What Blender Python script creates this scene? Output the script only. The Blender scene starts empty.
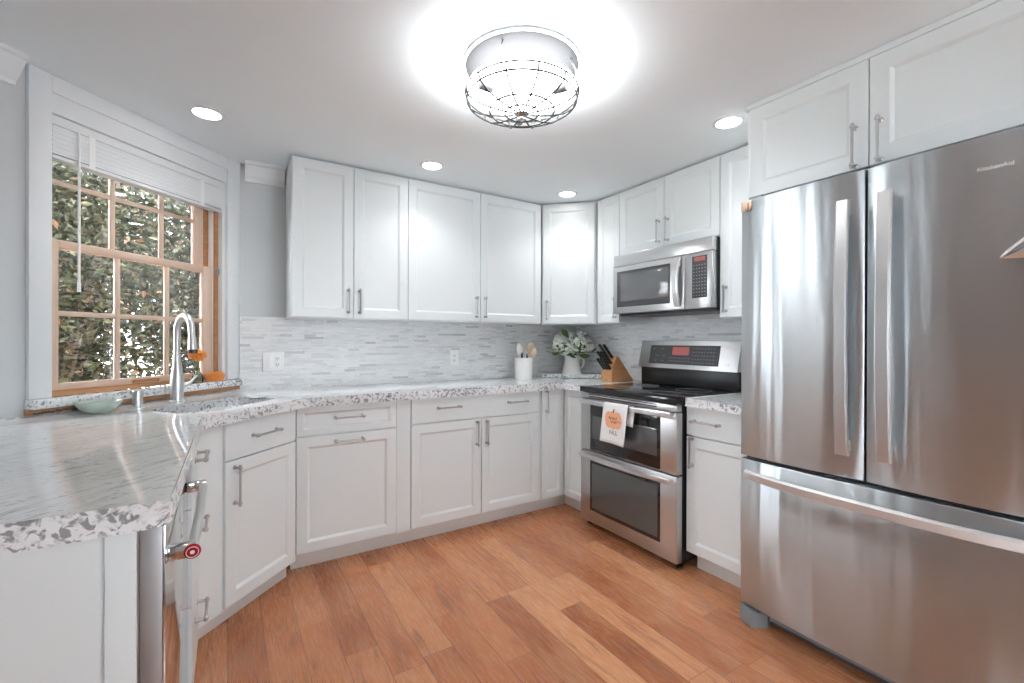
import bpy, bmesh, math, random
from mathutils import Vector, Matrix
random.seed(7)
C = bpy.context.scene.collection
SC = bpy.context.scene
PI = math.pi
R = math.radians

# ------------------------------------------------------------------ camera, sky, exposure
cam_d = bpy.data.cameras.new('camera'); cam = bpy.data.objects.new('camera', cam_d); C.objects.link(cam)
rt = Vector((0.84628558, -0.53272179, 0.00286582))
up = Vector((-0.00141557, 0.00313077, 0.9999941))
fw = Vector((0.53272762, 0.84628464, -0.00189543))
M = Matrix((rt, up, -fw)).transposed().to_4x4(); M.translation = Vector((0, 0, 1.2189))
cam.matrix_world = M
cam_d.sensor_width = 36; cam_d.lens = 451.39/1024*36; cam_d.clip_start = 0.02
SC.camera = cam

world = bpy.data.worlds.new('sky'); SC.world = world; world.use_nodes = True
bg = world.node_tree.nodes['Background']
bg.inputs[0].default_value = (0.86, 0.93, 1.0, 1); bg.inputs[1].default_value = 3.8
SC.view_settings.view_transform = 'Standard'; SC.view_settings.look = 'None'
SC.view_settings.exposure = 1.88; SC.view_settings.gamma = 1; SC.view_settings.use_curve_mapping = False
cy = SC.cycles
cy.max_bounces = 8; cy.diffuse_bounces = 5; cy.glossy_bounces = 4; cy.transmission_bounces = 6
cy.transparent_max_bounces = 8; cy.caustics_reflective = False; cy.caustics_refractive = False
cy.sample_clamp_indirect = 6.0; cy.use_denoising = True

sun_d = bpy.data.lights.new('sun', 'SUN'); sun = bpy.data.objects.new('sun', sun_d); C.objects.link(sun)
sun_d.energy = 1.5; sun_d.angle = R(3); sun_d.color = (1, .95, .86)
sun.rotation_euler = Vector((-.50, .22, -.84)).to_track_quat('-Z', 'Y').to_euler()

ZC = 2.285      # ceiling
YW = 3.18       # back wall
XW = 2.69       # right wall
LAMP_W = 6     # each bulb of the caged lamp
CAN_W = 5      # each recessed light

# ------------------------------------------------------------------ materials
def new_mat(name):
    m = bpy.data.materials.new(name); m.use_nodes = True
    nt = m.node_tree; b = nt.nodes['Principled BSDF']
    return m, nt, b
def plain(name, col, rough=.5, metal=0, spec=None, coat=0, bump=0, bscale=60):
    m, nt, b = new_mat(name)
    b.inputs['Base Color'].default_value = (*col, 1); b.inputs['Roughness'].default_value = rough
    b.inputs['Metallic'].default_value = metal
    if spec is not None: b.inputs['Specular IOR Level'].default_value = spec
    if coat: b.inputs['Coat Weight'].default_value = coat; b.inputs['Coat Roughness'].default_value = .08
    tc = nt.nodes.new('ShaderNodeTexCoord'); nz = nt.nodes.new('ShaderNodeTexNoise'); nz.inputs['Scale'].default_value = bscale
    nt.links.new(tc.outputs['Object'], nz.inputs['Vector'])
    mr = nt.nodes.new('ShaderNodeMapRange'); mr.inputs[3].default_value = max(0, rough-.03); mr.inputs[4].default_value = min(1, rough+.03)
    nt.links.new(nz.outputs[0], mr.inputs[0]); nt.links.new(mr.outputs[0], b.inputs['Roughness'])
    if bump:
        bp = nt.nodes.new('ShaderNodeBump'); bp.inputs['Strength'].default_value = bump; bp.inputs['Distance'].default_value = .002
        nt.links.new(nz.outputs[0], bp.inputs['Height']); nt.links.new(bp.outputs[0], b.inputs['Normal'])
    return m
def emit(name, col, s):
    m, nt, b = new_mat(name)
    b.inputs['Base Color'].default_value = (*col, 1); b.inputs['Emission Color'].default_value = (*col, 1); b.inputs['Emission Strength'].default_value = s
    return m
def nd(nt, t, **kw):
    n = nt.nodes.new(t)
    for k, v in kw.items(): setattr(n, k, v)
    return n
def math_n(nt, op, a, b=None):
    n = nd(nt, 'ShaderNodeMath', operation=op)
    for i, v in enumerate((a, b)):
        if v is None: continue
        if isinstance(v, (int, float)): n.inputs[i].default_value = v
        else: nt.links.new(v, n.inputs[i])
    return n.outputs[0]
def ramp(nt, fac, stops, interp='LINEAR'):
    n = nd(nt, 'ShaderNodeValToRGB'); cr = n.color_ramp; cr.interpolation = interp
    while len(cr.elements) < len(stops): cr.elements.new(.5)
    for e, (p, c) in zip(cr.elements, stops): e.position = p; e.color = (*c, 1)
    nt.links.new(fac, n.inputs[0]); return n.outputs[0]
def mixc(nt, fac, a, b, mode='MIX'):
    n = nd(nt, 'ShaderNodeMix', data_type='RGBA', blend_type=mode)
    for i, v in ((0, fac), (6, a), (7, b)):
        if isinstance(v, (int, float)): n.inputs[i].default_value = v
        elif isinstance(v, tuple): n.inputs[i].default_value = (*v, 1)
        else: nt.links.new(v, n.inputs[i])
    return n.outputs[2]
def noise(nt, vec, scale, detail=4, rough=.55, dist=0):
    n = nd(nt, 'ShaderNodeTexNoise'); n.inputs['Scale'].default_value = scale; n.inputs['Detail'].default_value = detail
    n.inputs['Roughness'].default_value = rough; n.inputs['Distortion'].default_value = dist
    nt.links.new(vec, n.inputs['Vector']); return n.outputs[0]
def coords(nt, scale=(1, 1, 1), rot=(0, 0, 0), loc=(0, 0, 0)):
    tc = nd(nt, 'ShaderNodeTexCoord'); mp = nd(nt, 'ShaderNodeMapping')
    mp.inputs['Scale'].default_value = scale; mp.inputs['Rotation'].default_value = rot; mp.inputs['Location'].default_value = loc
    nt.links.new(tc.outputs['Object'], mp.inputs['Vector']); return mp.outputs[0]

def m_floor():
    m, nt, b = new_mat('hardwood_boards')
    tc = nd(nt, 'ShaderNodeTexCoord'); sp = nd(nt, 'ShaderNodeSeparateXYZ'); nt.links.new(tc.outputs['Object'], sp.inputs[0])
    W = .127
    u = math_n(nt, 'DIVIDE', sp.outputs[0], W); row = math_n(nt, 'FLOOR', u); fu = math_n(nt, 'FRACT', u)
    wn = nd(nt, 'ShaderNodeTexWhiteNoise', noise_dimensions='1D'); nt.links.new(row, wn.inputs['W'])
    off = math_n(nt, 'MULTIPLY', wn.outputs[0], 7.3)
    v = math_n(nt, 'ADD', math_n(nt, 'DIVIDE', sp.outputs[1], .82), off); col = math_n(nt, 'FLOOR', v); fv = math_n(nt, 'FRACT', v)
    cb = nd(nt, 'ShaderNodeCombineXYZ'); nt.links.new(row, cb.inputs[0]); nt.links.new(col, cb.inputs[1])
    w2 = nd(nt, 'ShaderNodeTexWhiteNoise', noise_dimensions='2D'); nt.links.new(cb.outputs[0], w2.inputs['Vector'])
    base = ramp(nt, w2.outputs[0], [(0, (.38, .126, .052)), (.25, (.48, .172, .074)), (.55, (.56, .218, .098)), (.8, (.63, .265, .128)), (1, (.72, .345, .170))])
    # grain along the board, shifted per board
    sh = nd(nt, 'ShaderNodeVectorMath', operation='MULTIPLY_ADD'); nt.links.new(w2.outputs[1], sh.inputs[0]); sh.inputs[1].default_value = (9, 9, 9); nt.links.new(tc.outputs['Object'], sh.inputs[2])
    mp = nd(nt, 'ShaderNodeMapping'); mp.inputs['Scale'].default_value = (14, 1.4, 1); nt.links.new(sh.outputs[0], mp.inputs[0])
    g = noise(nt, mp.outputs[0], 2.6, 6, .6, .8)
    mp2 = nd(nt, 'ShaderNodeMapping'); mp2.inputs['Scale'].default_value = (3, .9, 1); nt.links.new(sh.outputs[0], mp2.inputs[0])
    blot = noise(nt, mp2.outputs[0], 3.2, 3, .5, .4)
    mp3 = nd(nt, 'ShaderNodeMapping'); mp3.inputs['Scale'].default_value = (60, 4, 1); nt.links.new(sh.outputs[0], mp3.inputs[0])
    fine = noise(nt, mp3.outputs[0], 3, 3, .6)
    c = mixc(nt, ramp(nt, g, [(.30, (.8, .8, .8)), (.44, (0, 0, 0))]), base, (.24, .085, .036))
    n1 = c
    c = mixc(nt, math_n(nt, 'MULTIPLY', ramp(nt, blot, [(.40, (0, 0, 0)), (.7, (1, 1, 1))]), .55), c, (.60, .30, .15))
    # darker figured streaks and knots
    dk = ramp(nt, blot, [(.26, (1, 1, 1)), (.42, (0, 0, 0))])
    c = mixc(nt, math_n(nt, 'MULTIPLY', dk, .5), c, (.20, .088, .045))
    c = mixc(nt, math_n(nt, 'MULTIPLY', fine, .16), c, (.26, .10, .045))
    # gaps
    gu = math_n(nt, 'LESS_THAN', fu, .020); gv = math_n(nt, 'LESS_THAN', fv, .0022)
    gap = math_n(nt, 'MAXIMUM', gu, gv)
    c = mixc(nt, math_n(nt, 'MULTIPLY', gap, .85), c, (.10, .035, .015))
    nt.links.new(c, b.inputs['Base Color'])
    nt.links.new(math_n(nt, 'MULTIPLY_ADD', fine, .12), b.inputs['Roughness'])
    b.inputs['Roughness'].default_value = .3
    rr = math_n(nt, 'ADD', math_n(nt, 'MULTIPLY', fine, .14), .20); nt.links.new(rr, b.inputs['Roughness'])
    bp = nd(nt, 'ShaderNodeBump'); bp.inputs['Strength'].default_value = .25; bp.inputs['Distance'].default_value = .002
    hh = math_n(nt, 'SUBTRACT', math_n(nt, 'MULTIPLY', blot, .6), gap); nt.links.new(hh, bp.inputs['Height']); nt.links.new(bp.outputs[0], b.inputs['Normal'])
    return m

def m_granite():
    m, nt, b = new_mat('granite')
    # world-aligned: streaks run along the diagonal
    v = coords(nt, (1, 1, 1), (0, 0, R(-45)))
    st = nd(nt, 'ShaderNodeMapping'); st.inputs['Scale'].default_value = (1.3, 11, 11); nt.links.new(v, st.inputs[0])
    s1 = noise(nt, st.outputs[0], 2.2, 7, .68, .5)
    s2 = noise(nt, st.outputs[0], 6.0, 5, .7, .3)
    cl = noise(nt, v, 6, 4, .6)
    c = ramp(nt, s1, [(.24, (.34, .34, .35)), (.33, (.58, .59, .60)), (.40, (.78, .80, .81)), (.62, (.85, .87, .88)), (.8, (.76, .77, .78))])
    c = mixc(nt, ramp(nt, s2, [(.34, (.85, .85, .85)), (.44, (0, 0, 0))]), c, (.44, .445, .46))
    sp = noise(nt, v, 55, 3, .6)
    blob = noise(nt, v, 62, 2, .5, .6)
    k = ramp(nt, sp, [(.33, (1, 1, 1)), (.41, (0, 0, 0))])
    c = mixc(nt, math_n(nt, 'MULTIPLY', k, .45), c, (.30, .30, .31))
    # cut edges show the dark mineral grains in cross section
    gm = nd(nt, 'ShaderNodeNewGeometry'); sz = nd(nt, 'ShaderNodeSeparateXYZ'); nt.links.new(gm.outputs['True Normal'], sz.inputs[0])
    side = math_n(nt, 'SUBTRACT', 1.0, math_n(nt, 'ABSOLUTE', sz.outputs[2]))
    bl = ramp(nt, math_n(nt, 'ADD', blob, math_n(nt, 'MULTIPLY', math_n(nt, 'SUBTRACT', cl, .5), .35)), [(.38, (1, 1, 1)), (.46, (0, 0, 0))])
    dark = mixc(nt, ramp(nt, cl, [(.5, (0, 0, 0)), (.55, (1, 1, 1))]), (.08, .085, .095), (.17, .12, .125))
    c = mixc(nt, math_n(nt, 'MULTIPLY', bl, math_n(nt, 'ADD', math_n(nt, 'MULTIPLY', side, .62), .06)), c, dark)
    nt.links.new(c, b.inputs['Base Color']); b.inputs['Roughness'].default_value = .08; b.inputs['Specular IOR Level'].default_value = .4
    return m

def m_mosaic():
    m, nt, b = new_mat('marble_strip_mosaic')
    v = coords(nt, (1, 1, 1), (R(90), 0, 0))
    br = nd(nt, 'ShaderNodeTexBrick'); br.offset = .37; br.offset_frequency = 2; br.squash = .6; br.squash_frequency = 3
    for k, x in (('Scale', 1), ('Mortar Size', .0008), ('Mortar Smooth', .2), ('Bias', 0), ('Brick Width', .115), ('Row Height', .0155)): br.inputs[k].default_value = x
    br.inputs['Color1'].default_value = (0, 0, 0, 1); br.inputs['Color2'].default_value = (1, 1, 1, 1); br.inputs['Mortar'].default_value = (.5, .5, .5, 1)
    nt.links.new(v, br.inputs['Vector'])
    c = ramp(nt, br.outputs[0], [(0, (.50, .51, .515)), (.07, (.66, .665, .67)), (.25, (.75, .755, .76)), (.6, (.80, .805, .805)), (1, (.83, .83, .83))])
    st = nd(nt, 'ShaderNodeMapping'); st.inputs['Scale'].default_value = (5, 30, 1); nt.links.new(v, st.inputs[0])
    n = noise(nt, st.outputs[0], 2.5, 5, .65, .6)
    c = mixc(nt, ramp(nt, n, [(.36, (.5, .5, .5)), (.46, (0, 0, 0))]), c, (.55, .56, .565))
    c = mixc(nt, math_n(nt, 'MULTIPLY', br.outputs[1], .45), c, (.58, .58, .58))
    nt.links.new(c, b.inputs['Base Color']); b.inputs['Roughness'].default_value = .3
    bp = nd(nt, 'ShaderNodeBump'); bp.inputs['Strength'].default_value = .25; bp.inputs['Distance'].default_value = .001; bp.invert = True
    nt.links.new(br.outputs[1], bp.inputs['Height']); nt.links.new(bp.outputs[0], b.inputs['Normal'])
    return m

def m_steel(name, base=.56, rough=.24, aniso=.75, warp=.0, tint=(1, 1, 1), arot=.25):
    m, nt, b = new_mat(name)
    b.inputs['Base Color'].default_value = (base*tint[0], base*tint[1], base*tint[2], 1); b.inputs['Metallic'].default_value = 1
    b.inputs['Anisotropic'].default_value = aniso; b.inputs['Roughness'].default_value = rough
    tg = nd(nt, 'ShaderNodeTangent', direction_type='RADIAL', axis='Z'); nt.links.new(tg.outputs[0], b.inputs['Tangent'])
    b.inputs['Anisotropic Rotation'].default_value = arot
    if warp:
        v2 = coords(nt, (8, 8, .45)); n2 = noise(nt, v2, 1.2, 2, .4)
        bp = nd(nt, 'ShaderNodeBump'); bp.inputs['Strength'].default_value = warp; bp.inputs['Distance'].default_value = .02
        nt.links.new(n2, bp.inputs['Height']); nt.links.new(bp.outputs[0], b.inputs['Normal'])
    return m

def m_wood(name, c1, c2, axis=2, rough=.4, scale=1):
    m, nt, b = new_mat(name)
    s = [22*scale]*3; s[axis] = 1.6*scale
    n = noise(nt, coords(nt, tuple(s)), 2.2, 5, .6, .5)
    nt.links.new(ramp(nt, n, [(.3, c1), (.7, c2)]), b.inputs['Base Color']); b.inputs['Roughness'].default_value = rough
    return m
def m_glass(name, col=(1, 1, 1), rough=0, thin=True):
    m, nt, b = new_mat(name); out = nt.nodes['Material Output']
    gl = nd(nt, 'ShaderNodeBsdfGlossy'); gl.inputs['Roughness'].default_value = rough
    tr = nd(nt, 'ShaderNodeBsdfTransparent'); tr.inputs[0].default_value = (*col, 1)
    fr = nd(nt, 'ShaderNodeFresnel'); fr.inputs[0].default_value = 1.45
    mx = nd(nt, 'ShaderNodeMixShader'); nt.links.new(fr.outputs[0], mx.inputs[0]); nt.links.new(tr.outputs[0], mx.inputs[1]); nt.links.new(gl.outputs[0], mx.inputs[2])
    nt.links.new(mx.outputs[0], out.inputs[0]); return m
def m_leaves(name, stops, rough=.5, trans=.25):
    m, nt, b = new_mat(name)
    g = nd(nt, 'ShaderNodeNewGeometry')
    nt.links.new(ramp(nt, g.outputs['Random Per Island'], stops), b.inputs['Base Color'])
    b.inputs['Roughness'].default_value = rough; b.inputs['Specular IOR Level'].default_value = .15
    return m

WHITE = plain('white_cabinet_paint', (.765, .805, .81), .32, bscale=30)
TRIM = plain('white_trim_paint', (.80, .82, .83), .38, bscale=30)
WALL = plain('grey_wall_paint', (.60, .62, .63), .7, bump=.08, bscale=180)
CEIL = plain('ceiling_paint', (.85, .91, .94), .8, bump=.05, bscale=150)
TOE = plain('toe_kick_warm_bounce', (.70, .68, .65), .5)  # cabinet white with warm bounce from the floor put into the colour
FLOOR = m_floor(); GRANITE = m_granite(); MOSAIC = m_mosaic()
STEEL = m_steel('brushed_stainless', .60, .30, .6)
FRIDGE = m_steel('fridge_stainless', .68, .34, 1.0, .45, (.91, .985, 1.03))
MIRROR = m_steel('polished_stainless', .66, .07, .2, 0)
CAGE = m_steel('dull_nickel_wire', .05, .5, 0)
EDGE = m_steel('satin_edge_steel', .42, .5, 0)
NICKEL = m_steel('brushed_nickel', .50, .28, 0)
SATIN = m_steel('satin_handle_steel', .70, .36, 0)
PALE = m_steel('pale_satin_steel', .74, .5, 0)
CHROME = m_steel('chrome', .66, .10, 0)
BLACKGLASS = plain('black_glass', (.012, .012, .013), .05, spec=.6)
MWGLASS = plain('grey_sheen_microwave_glass', (.15, .155, .16), .08, spec=.8)  # reflected room light mixed into the grey base colour
SMOKE = plain('smoked_oven_glass', (.07, .075, .075), .04, spec=.9)  # smoked glass, base colour lifted to carry greenish reflections
BLACK = plain('black_plastic', (.015, .015, .016), .35)
DARK = plain('dark_grey_plastic', (.06, .06, .065), .4)
GREYP = plain('grey_plastic', (.24, .26, .28), .45)
PAN = plain('darkened_pan', (.017, .017, .018), .8, spec=.2)  # colour darkened against the uplight so the pan reads grey
PINE = m_wood('pine_sash', (.66, .47, .36), (.78, .60, .48), 2, .45)
PINEH = m_wood('pine_rail', (.66, .47, .36), (.78, .60, .48), 0, .45)
BROWNW = m_wood('stained_wood_strip', (.36, .17, .07), (.50, .25, .11), 0, .5)
BLOCKW = m_wood('beech_block', (.52, .24, .09), (.66, .33, .14), 0, .4)
SPOONW = m_wood('pale_spoon_wood', (.62, .48, .33), (.74, .60, .44), 2, .5)
CERAMIC = plain('white_ceramic', (.80, .79, .77), .2)
PLATE = plain('white_plastic', (.90, .90, .89), .35)
GLASS = m_glass('window_glass'); GREENGLASS = m_glass('green_glass', (.80, .88, .84))
LENS = emit('lit_lens', (1, .98, .95), 6)
BULB = emit('lit_bulb', (1, .98, .95), 2.2)
OPAL = emit('added_uplight_glow', (.96, .985, 1), 12.0)  # emission of the added uplight that makes the ceiling halo
DISCGLOW = emit('added_disc_glow', (.97, .985, 1), 5.0)  # emission of the added disc inside the cage
REDLED = emit('red_display', (.36, .10, .09), .10)
TOWEL = plain('white_cotton', (.80, .80, .79), .9, bump=.3, bscale=400)
ORANGEPRINT = plain('orange_print', (.82, .40, .23), .9)
INK = plain('dark_ink', (.06, .05, .05), .8)
RED = plain('red_enamel', (.42, .008, .02), .25)
PUMPKIN = plain('pumpkin_skin', (.78, .26, .045), .45)
ORANGE = m_leaves('orange_petals', [(0, (.75, .20, .04)), (1, (.90, .40, .10))])
PETAL = m_leaves('white_petals', [(0, (.34, .42, .22)), (.18, (.58, .64, .48)), (.4, (.80, .82, .76)), (1, (.88, .88, .88))])  # green tones also stand in for shade among the petals
LEAF = m_leaves('green_leaves', [(0, (.035, .09, .025)), (1, (.14, .22, .07))])
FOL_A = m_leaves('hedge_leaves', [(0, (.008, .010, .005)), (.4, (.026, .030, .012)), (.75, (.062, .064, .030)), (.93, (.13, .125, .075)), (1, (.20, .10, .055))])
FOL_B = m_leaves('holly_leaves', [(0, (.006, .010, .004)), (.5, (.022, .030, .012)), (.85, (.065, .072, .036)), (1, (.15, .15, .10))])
BARK = m_wood('bark', (.10, .075, .06), (.20, .16, .13), 2, .9)
GROUND = plain('leafy_soil', (.20, .16, .11), .95, bump=.5, bscale=20)
SIDING = plain('grey_siding', (.52, .50, .49), .7)
COPPER = plain('copper_tone', (.55, .38, .28), .35, metal=.6)

# ------------------------------------------------------------------ mesh helpers
class MB:
    def __init__(s): s.bm = bmesh.new()
    def box(s, x0, x1, y0, y1, z0, z1, bev=0, seg=2):
        r = bmesh.ops.create_cube(s.bm, size=1)
        vs = r['verts']
        for v in vs: v.co = Vector(((x0+x1)/2+v.co.x*(x1-x0), (y0+y1)/2+v.co.y*(y1-y0), (z0+z1)/2+v.co.z*(z1-z0)))
        if bev:
            es = list({e for v in vs for e in v.link_edges})
            bmesh.ops.bevel(s.bm, geom=es, offset=bev, segments=seg, affect='EDGES', profile=.5)
        return s
    def tube(s, pts, r, n=10, cap=True):
        pts = [Vector(p) for p in pts]; rs = r if isinstance(r, (list, tuple)) else [r]*len(pts)
        rings = []; prev = None
        for i, p in enumerate(pts):
            t = (pts[min(i+1, len(pts)-1)]-pts[max(i-1, 0)]).normalized()
            a = Vector((0, 0, 1)) if abs(t.z) < .9 else Vector((1, 0, 0))
            if prev is None: u = t.cross(a).normalized()
            else: u = (prev-t*prev.dot(t)).normalized()
            prev = u; w = t.cross(u)
            rings.append([s.bm.verts.new(p+(u*math.cos(2*PI*k/n)+w*math.sin(2*PI*k/n))*rs[i]) for k in range(n)])
        for A, B in zip(rings, rings[1:]):
            for k in range(n): s.bm.faces.new((A[k], A[(k+1) % n], B[(k+1) % n], B[k]))
        if cap:
            s.bm.faces.new(rings[0][::-1]); s.bm.faces.new(rings[-1])
        return s
    def loop(s, pts, r, n=8):
        pts = [Vector(p) for p in pts]; m = len(pts); rings = []; prev = None
        for i, p in enumerate(pts):
            t = (pts[(i+1) % m]-pts[i-1]).normalized(); a = Vector((0, 0, 1)) if abs(t.z) < .9 else Vector((1, 0, 0))
            u = t.cross(a).normalized(); w = t.cross(u)
            rings.append([s.bm.verts.new(p+(u*math.cos(2*PI*k/n)+w*math.sin(2*PI*k/n))*r) for k in range(n)])
        for i in range(m):
            A, B = rings[i], rings[(i+1) % m]
            for k in range(n): s.bm.faces.new((A[k], A[(k+1) % n], B[(k+1) % n], B[k]))
        return s
    def lathe(s, prof, n=32, c=(0, 0, 0), squash=None):
        rings = []
        for (r, z) in prof:
            if r < 1e-5: rings.append([s.bm.verts.new((c[0], c[1], c[2]+z))])
            else: rings.append([s.bm.verts.new((c[0]+r*math.cos(2*PI*k/n)*(squash(k, n) if squash else 1), c[1]+r*math.sin(2*PI*k/n)*(squash(k, n) if squash else 1), c[2]+z)) for k in range(n)])
        for A, B in zip(rings, rings[1:]):
            for k in range(n):
                a, a2, b2, b = A[k % len(A)], A[(k+1) % len(A)], B[(k+1) % len(B)], B[k % len(B)]
                f = [a, a2, b2, b]; f = [x for i, x in enumerate(f) if x not in f[:i]]
                if len(f) >= 3: s.bm.faces.new(f)
        return s
    def prism(s, poly, z0, z1, bev=0, axis=2):
        def P(a, b, c): return {2: (a, b, c), 1: (a, c, b), 0: (c, a, b)}[axis]
        A = [s.bm.verts.new(P(x, y, z0)) for x, y in poly]; B = [s.bm.verts.new(P(x, y, z1)) for x, y in poly]
        n = len(poly); fs = [s.bm.faces.new(A[::-1]), s.bm.faces.new(B)]
        for k in range(n): fs.append(s.bm.faces.new((A[k], A[(k+1) % n], B[(k+1) % n], B[k])))
        if bev:
            es = list({e for f in fs[:2] for e in f.edges})
            bmesh.ops.bevel(s.bm, geom=es, offset=bev, segments=3, affect='EDGES', profile=.5)
        return s
    def ball(s, c, r, sc=(1, 1, 1), n=12):
        x = bmesh.ops.create_uvsphere(s.bm, u_segments=n, v_segments=max(6, n//2), radius=r)
        for v in x['verts']: v.co = Vector((c[0]+v.co.x*sc[0], c[1]+v.co.y*sc[1], c[2]+v.co.z*sc[2]))
        return s
    def quad(s, *p):
        s.bm.faces.new([s.bm.verts.new(q) for q in p]); return s
    def xf(s, mat):
        bmesh.ops.transform(s.bm, matrix=mat, verts=s.bm.verts); return s
    def build(s, name, mat, parent=None, smooth=True, mats=None, label=None):
        bmesh.ops.recalc_face_normals(s.bm, faces=s.bm.faces)
        me = bpy.data.meshes.new(name); s.bm.to_mesh(me); s.bm.free()
        o = bpy.data.objects.new(name, me); C.objects.link(o)
        for x in (mats or [mat]): me.materials.append(x)
        if smooth:
            for p in me.polygons: p.use_smooth = True
            me.set_sharp_from_angle(angle=R(32))
        if parent: o.parent = parent
        if label: o['label'] = label
        return o

def thing(name, label, cat, loc=(0, 0, 0), rot=0, group=None):
    o = bpy.data.objects.new(name, None); C.objects.link(o); o.empty_display_size = .1
    o.location = loc; o.rotation_euler = (0, 0, rot); o['label'] = label; o['category'] = cat
    if group: o['group'] = group
    return o
def tag(o, label, cat, group=None):
    o['label'] = label; o['category'] = cat
    if group: o['group'] = group
    return o
def struct(o): o['kind'] = 'structure'; return o
def text_mesh(name, txt, size, mat, parent, mtx, depth=.0004, label=None):
    cu = bpy.data.curves.new(name, 'FONT'); cu.body = txt; cu.size = size; cu.extrude = depth; cu.align_x = 'CENTER'; cu.align_y = 'CENTER'
    t = bpy.data.objects.new(name+'_source', cu); C.objects.link(t)
    dg = bpy.context.evaluated_depsgraph_get(); me = bpy.data.meshes.new_from_object(t.evaluated_get(dg))
    bpy.data.objects.remove(t); bpy.data.curves.remove(cu)
    me.transform(mtx); me.materials.clear(); me.materials.append(mat); me.name = name
    o = bpy.data.objects.new(name, me); C.objects.link(o); o.parent = parent
    if label: o['label'] = label
    return o
FACE = Matrix(((1, 0, 0, 0), (0, 0, 1, 0), (0, 1, 0, 0), (0, 0, 0, 1)))
FACE = Matrix(((1, 0, 0, 0), (0, 0, -1, 0), (0, 1, 0, 0), (0, 0, 0, 1)))   # text x->x, y->z, facing -y
def face_at(x, y, z, sx=1): return Matrix.Translation((x, y, z)) @ FACE @ Matrix.Diagonal((sx, 1, 1, 1))

# ------------------------------------------------------------------ room shell
def W(s, n):       # point on the diagonal window wall: s along, n outwards from the casing plane
    return Vector((s*.70711-n*.70711, 3.12+s*.70711+n*.70711))
B = MB(); B.prism([(-3.2, -3), (3.2, -3), (3.2, 4), (-3.2, 4)], -.08, 0)
struct(B.build('floor', FLOOR, smooth=False))
B = MB(); B.prism([(-2.35, -2.4), (XW+.15, -2.4), (XW+.15, YW+.15), (-.13, YW+.15), (-2.35, .93)], ZC, ZC+.1)
struct(B.build('ceiling', CEIL, smooth=False))
struct(MB().box(-.02, XW+.12, YW, YW+.12, 0, ZC).build('wall_back', WALL, smooth=False))
struct(MB().box(XW, XW+.12, -2.3, YW, 0, ZC).build('wall_right', WALL, smooth=False))
# left wall and rear wall, each with an added window opening (behind the camera)
B = MB(); B.box(-2.32, -2.2, -2.3, -2.0, 0, ZC).box(-2.32, -2.2, -.2, 1.0, 0, ZC).box(-2.32, -2.2, -2.0, -.2, 0, .6).box(-2.32, -2.2, -2.0, -.2, 2.15, ZC)
struct(B.build('wall_left', WALL, smooth=False))
B = MB(); B.box(-2.32, .9, -2.3, -2.18, 0, ZC).box(2.4, XW+.12, -2.3, -2.18, 0, ZC).box(.9, 2.4, -2.3, -2.18, 2.1, ZC).box(.9, 2.4, -2.3, -2.18, 0, .6)
struct(B.build('wall_rear', WALL, smooth=False))
DW = Matrix.Translation((0, 3.12, 0)) @ Matrix.Rotation(R(45), 4, 'Z')
B = MB(); SO0, SO1, ZO0, ZO1 = -.875, .0, .955, 2.235
B.box(-3.2, SO0, .02, .14, 0, ZC).box(SO1, .10, .02, .14, 0, ZC).box(SO0, SO1, .02, .14, 0, ZO0).box(SO0, SO1, .02, .14, ZO1, ZC)
o = B.build('wall_window', WALL, smooth=False); o.matrix_world = DW; struct(o)
# added rear and left windows, out of frame, put in to bring daylight
def added_window(name, horiz, x0, x1, z0, z1, p, n):
    e = bpy.data.objects.new(name, None); C.objects.link(e); struct(e)
    B = MB(); fwid = .06
    def bx(a0, a1, c0, c1, d=.05):
        if horiz: B.box(a0, a1, p-d/2, p+d/2, c0, c1)
        else: B.box(p-d/2, p+d/2, a0, a1, c0, c1)
    bx(x0, x0+fwid, z0, z1); bx(x1-fwid, x1, z0, z1); bx(x0, x1, z0, z0+fwid); bx(x0, x1, z1-fwid, z1)
    for k in range(1, n): q = x0+(x1-x0)*k/n; bx(q-.035, q+.035, z0, z1)
    B.build('window_frame', TRIM, e)
    G = MB()
    if horiz: G.box(x0+.02, x1-.02, p-.003, p+.003, z0+.02, z1-.02)
    else: G.box(p-.003, p+.003, x0+.02, x1-.02, z0+.02, z1-.02)
    G.build('window_glass', GLASS, e)
added_window('added_window_3', True, .9, 2.4, .6, 2.1, -2.24, 2)
added_window('added_window_2', False, -2.0, -.2, .6, 2.15, -2.26, 3)
# crown moulding pieces beside the window casing
def crown(name, p0, p1, inward, m0=0, m1=0):
    p0 = Vector(p0); p1 = Vector(p1); d = (p1-p0).normalized(); i = Vector(inward).normalized()
    prof = [(0, -.105), (.010, -.105), (.014, -.09), (.030, -.075), (.055, -.040), (.068, -.022), (.080, -.018), (.080, 0), (0, 0)]
    B = MB(); A = []
    for (p, sg) in ((p0, m0), (p1, m1)):
        A.append([B.bm.verts.new((*(p+i*a+d*sg*a), ZC+z-.0005)) for a, z in prof])
    n = len(prof)
    for k in range(n): B.bm.faces.new((A[0][k], A[0][(k+1) % n], A[1][(k+1) % n], A[1][k]))
    B.bm.faces.new(A[0][::-1]); B.bm.faces.new(A[1])
    return struct(B.build(name, TRIM, smooth=False))
a = W(-2.6, .0195); b_ = W(-.955, .0195); crown('trim_1', (a.x, a.y), (b_.x, b_.y), (.7071, -.7071), 0, 0)
crown('trim_2', (.085, YW), (.30, YW), (0, -1), 0, 0)
# backsplash: stone mosaic set on the walls
o = MB().box(.06, XW-.012, -.010, 0, .916, 1.36).build('trim_3', MOSAIC, smooth=False); o.location = (0, YW, 0); struct(o)
o = MB().box(0, 2.0, -.010, 0, .916, 1.40).build('trim_4', MOSAIC, smooth=False); o.location = (XW, 3.17, 0); o.rotation_euler = (0, 0, R(-90)); struct(o)

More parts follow.
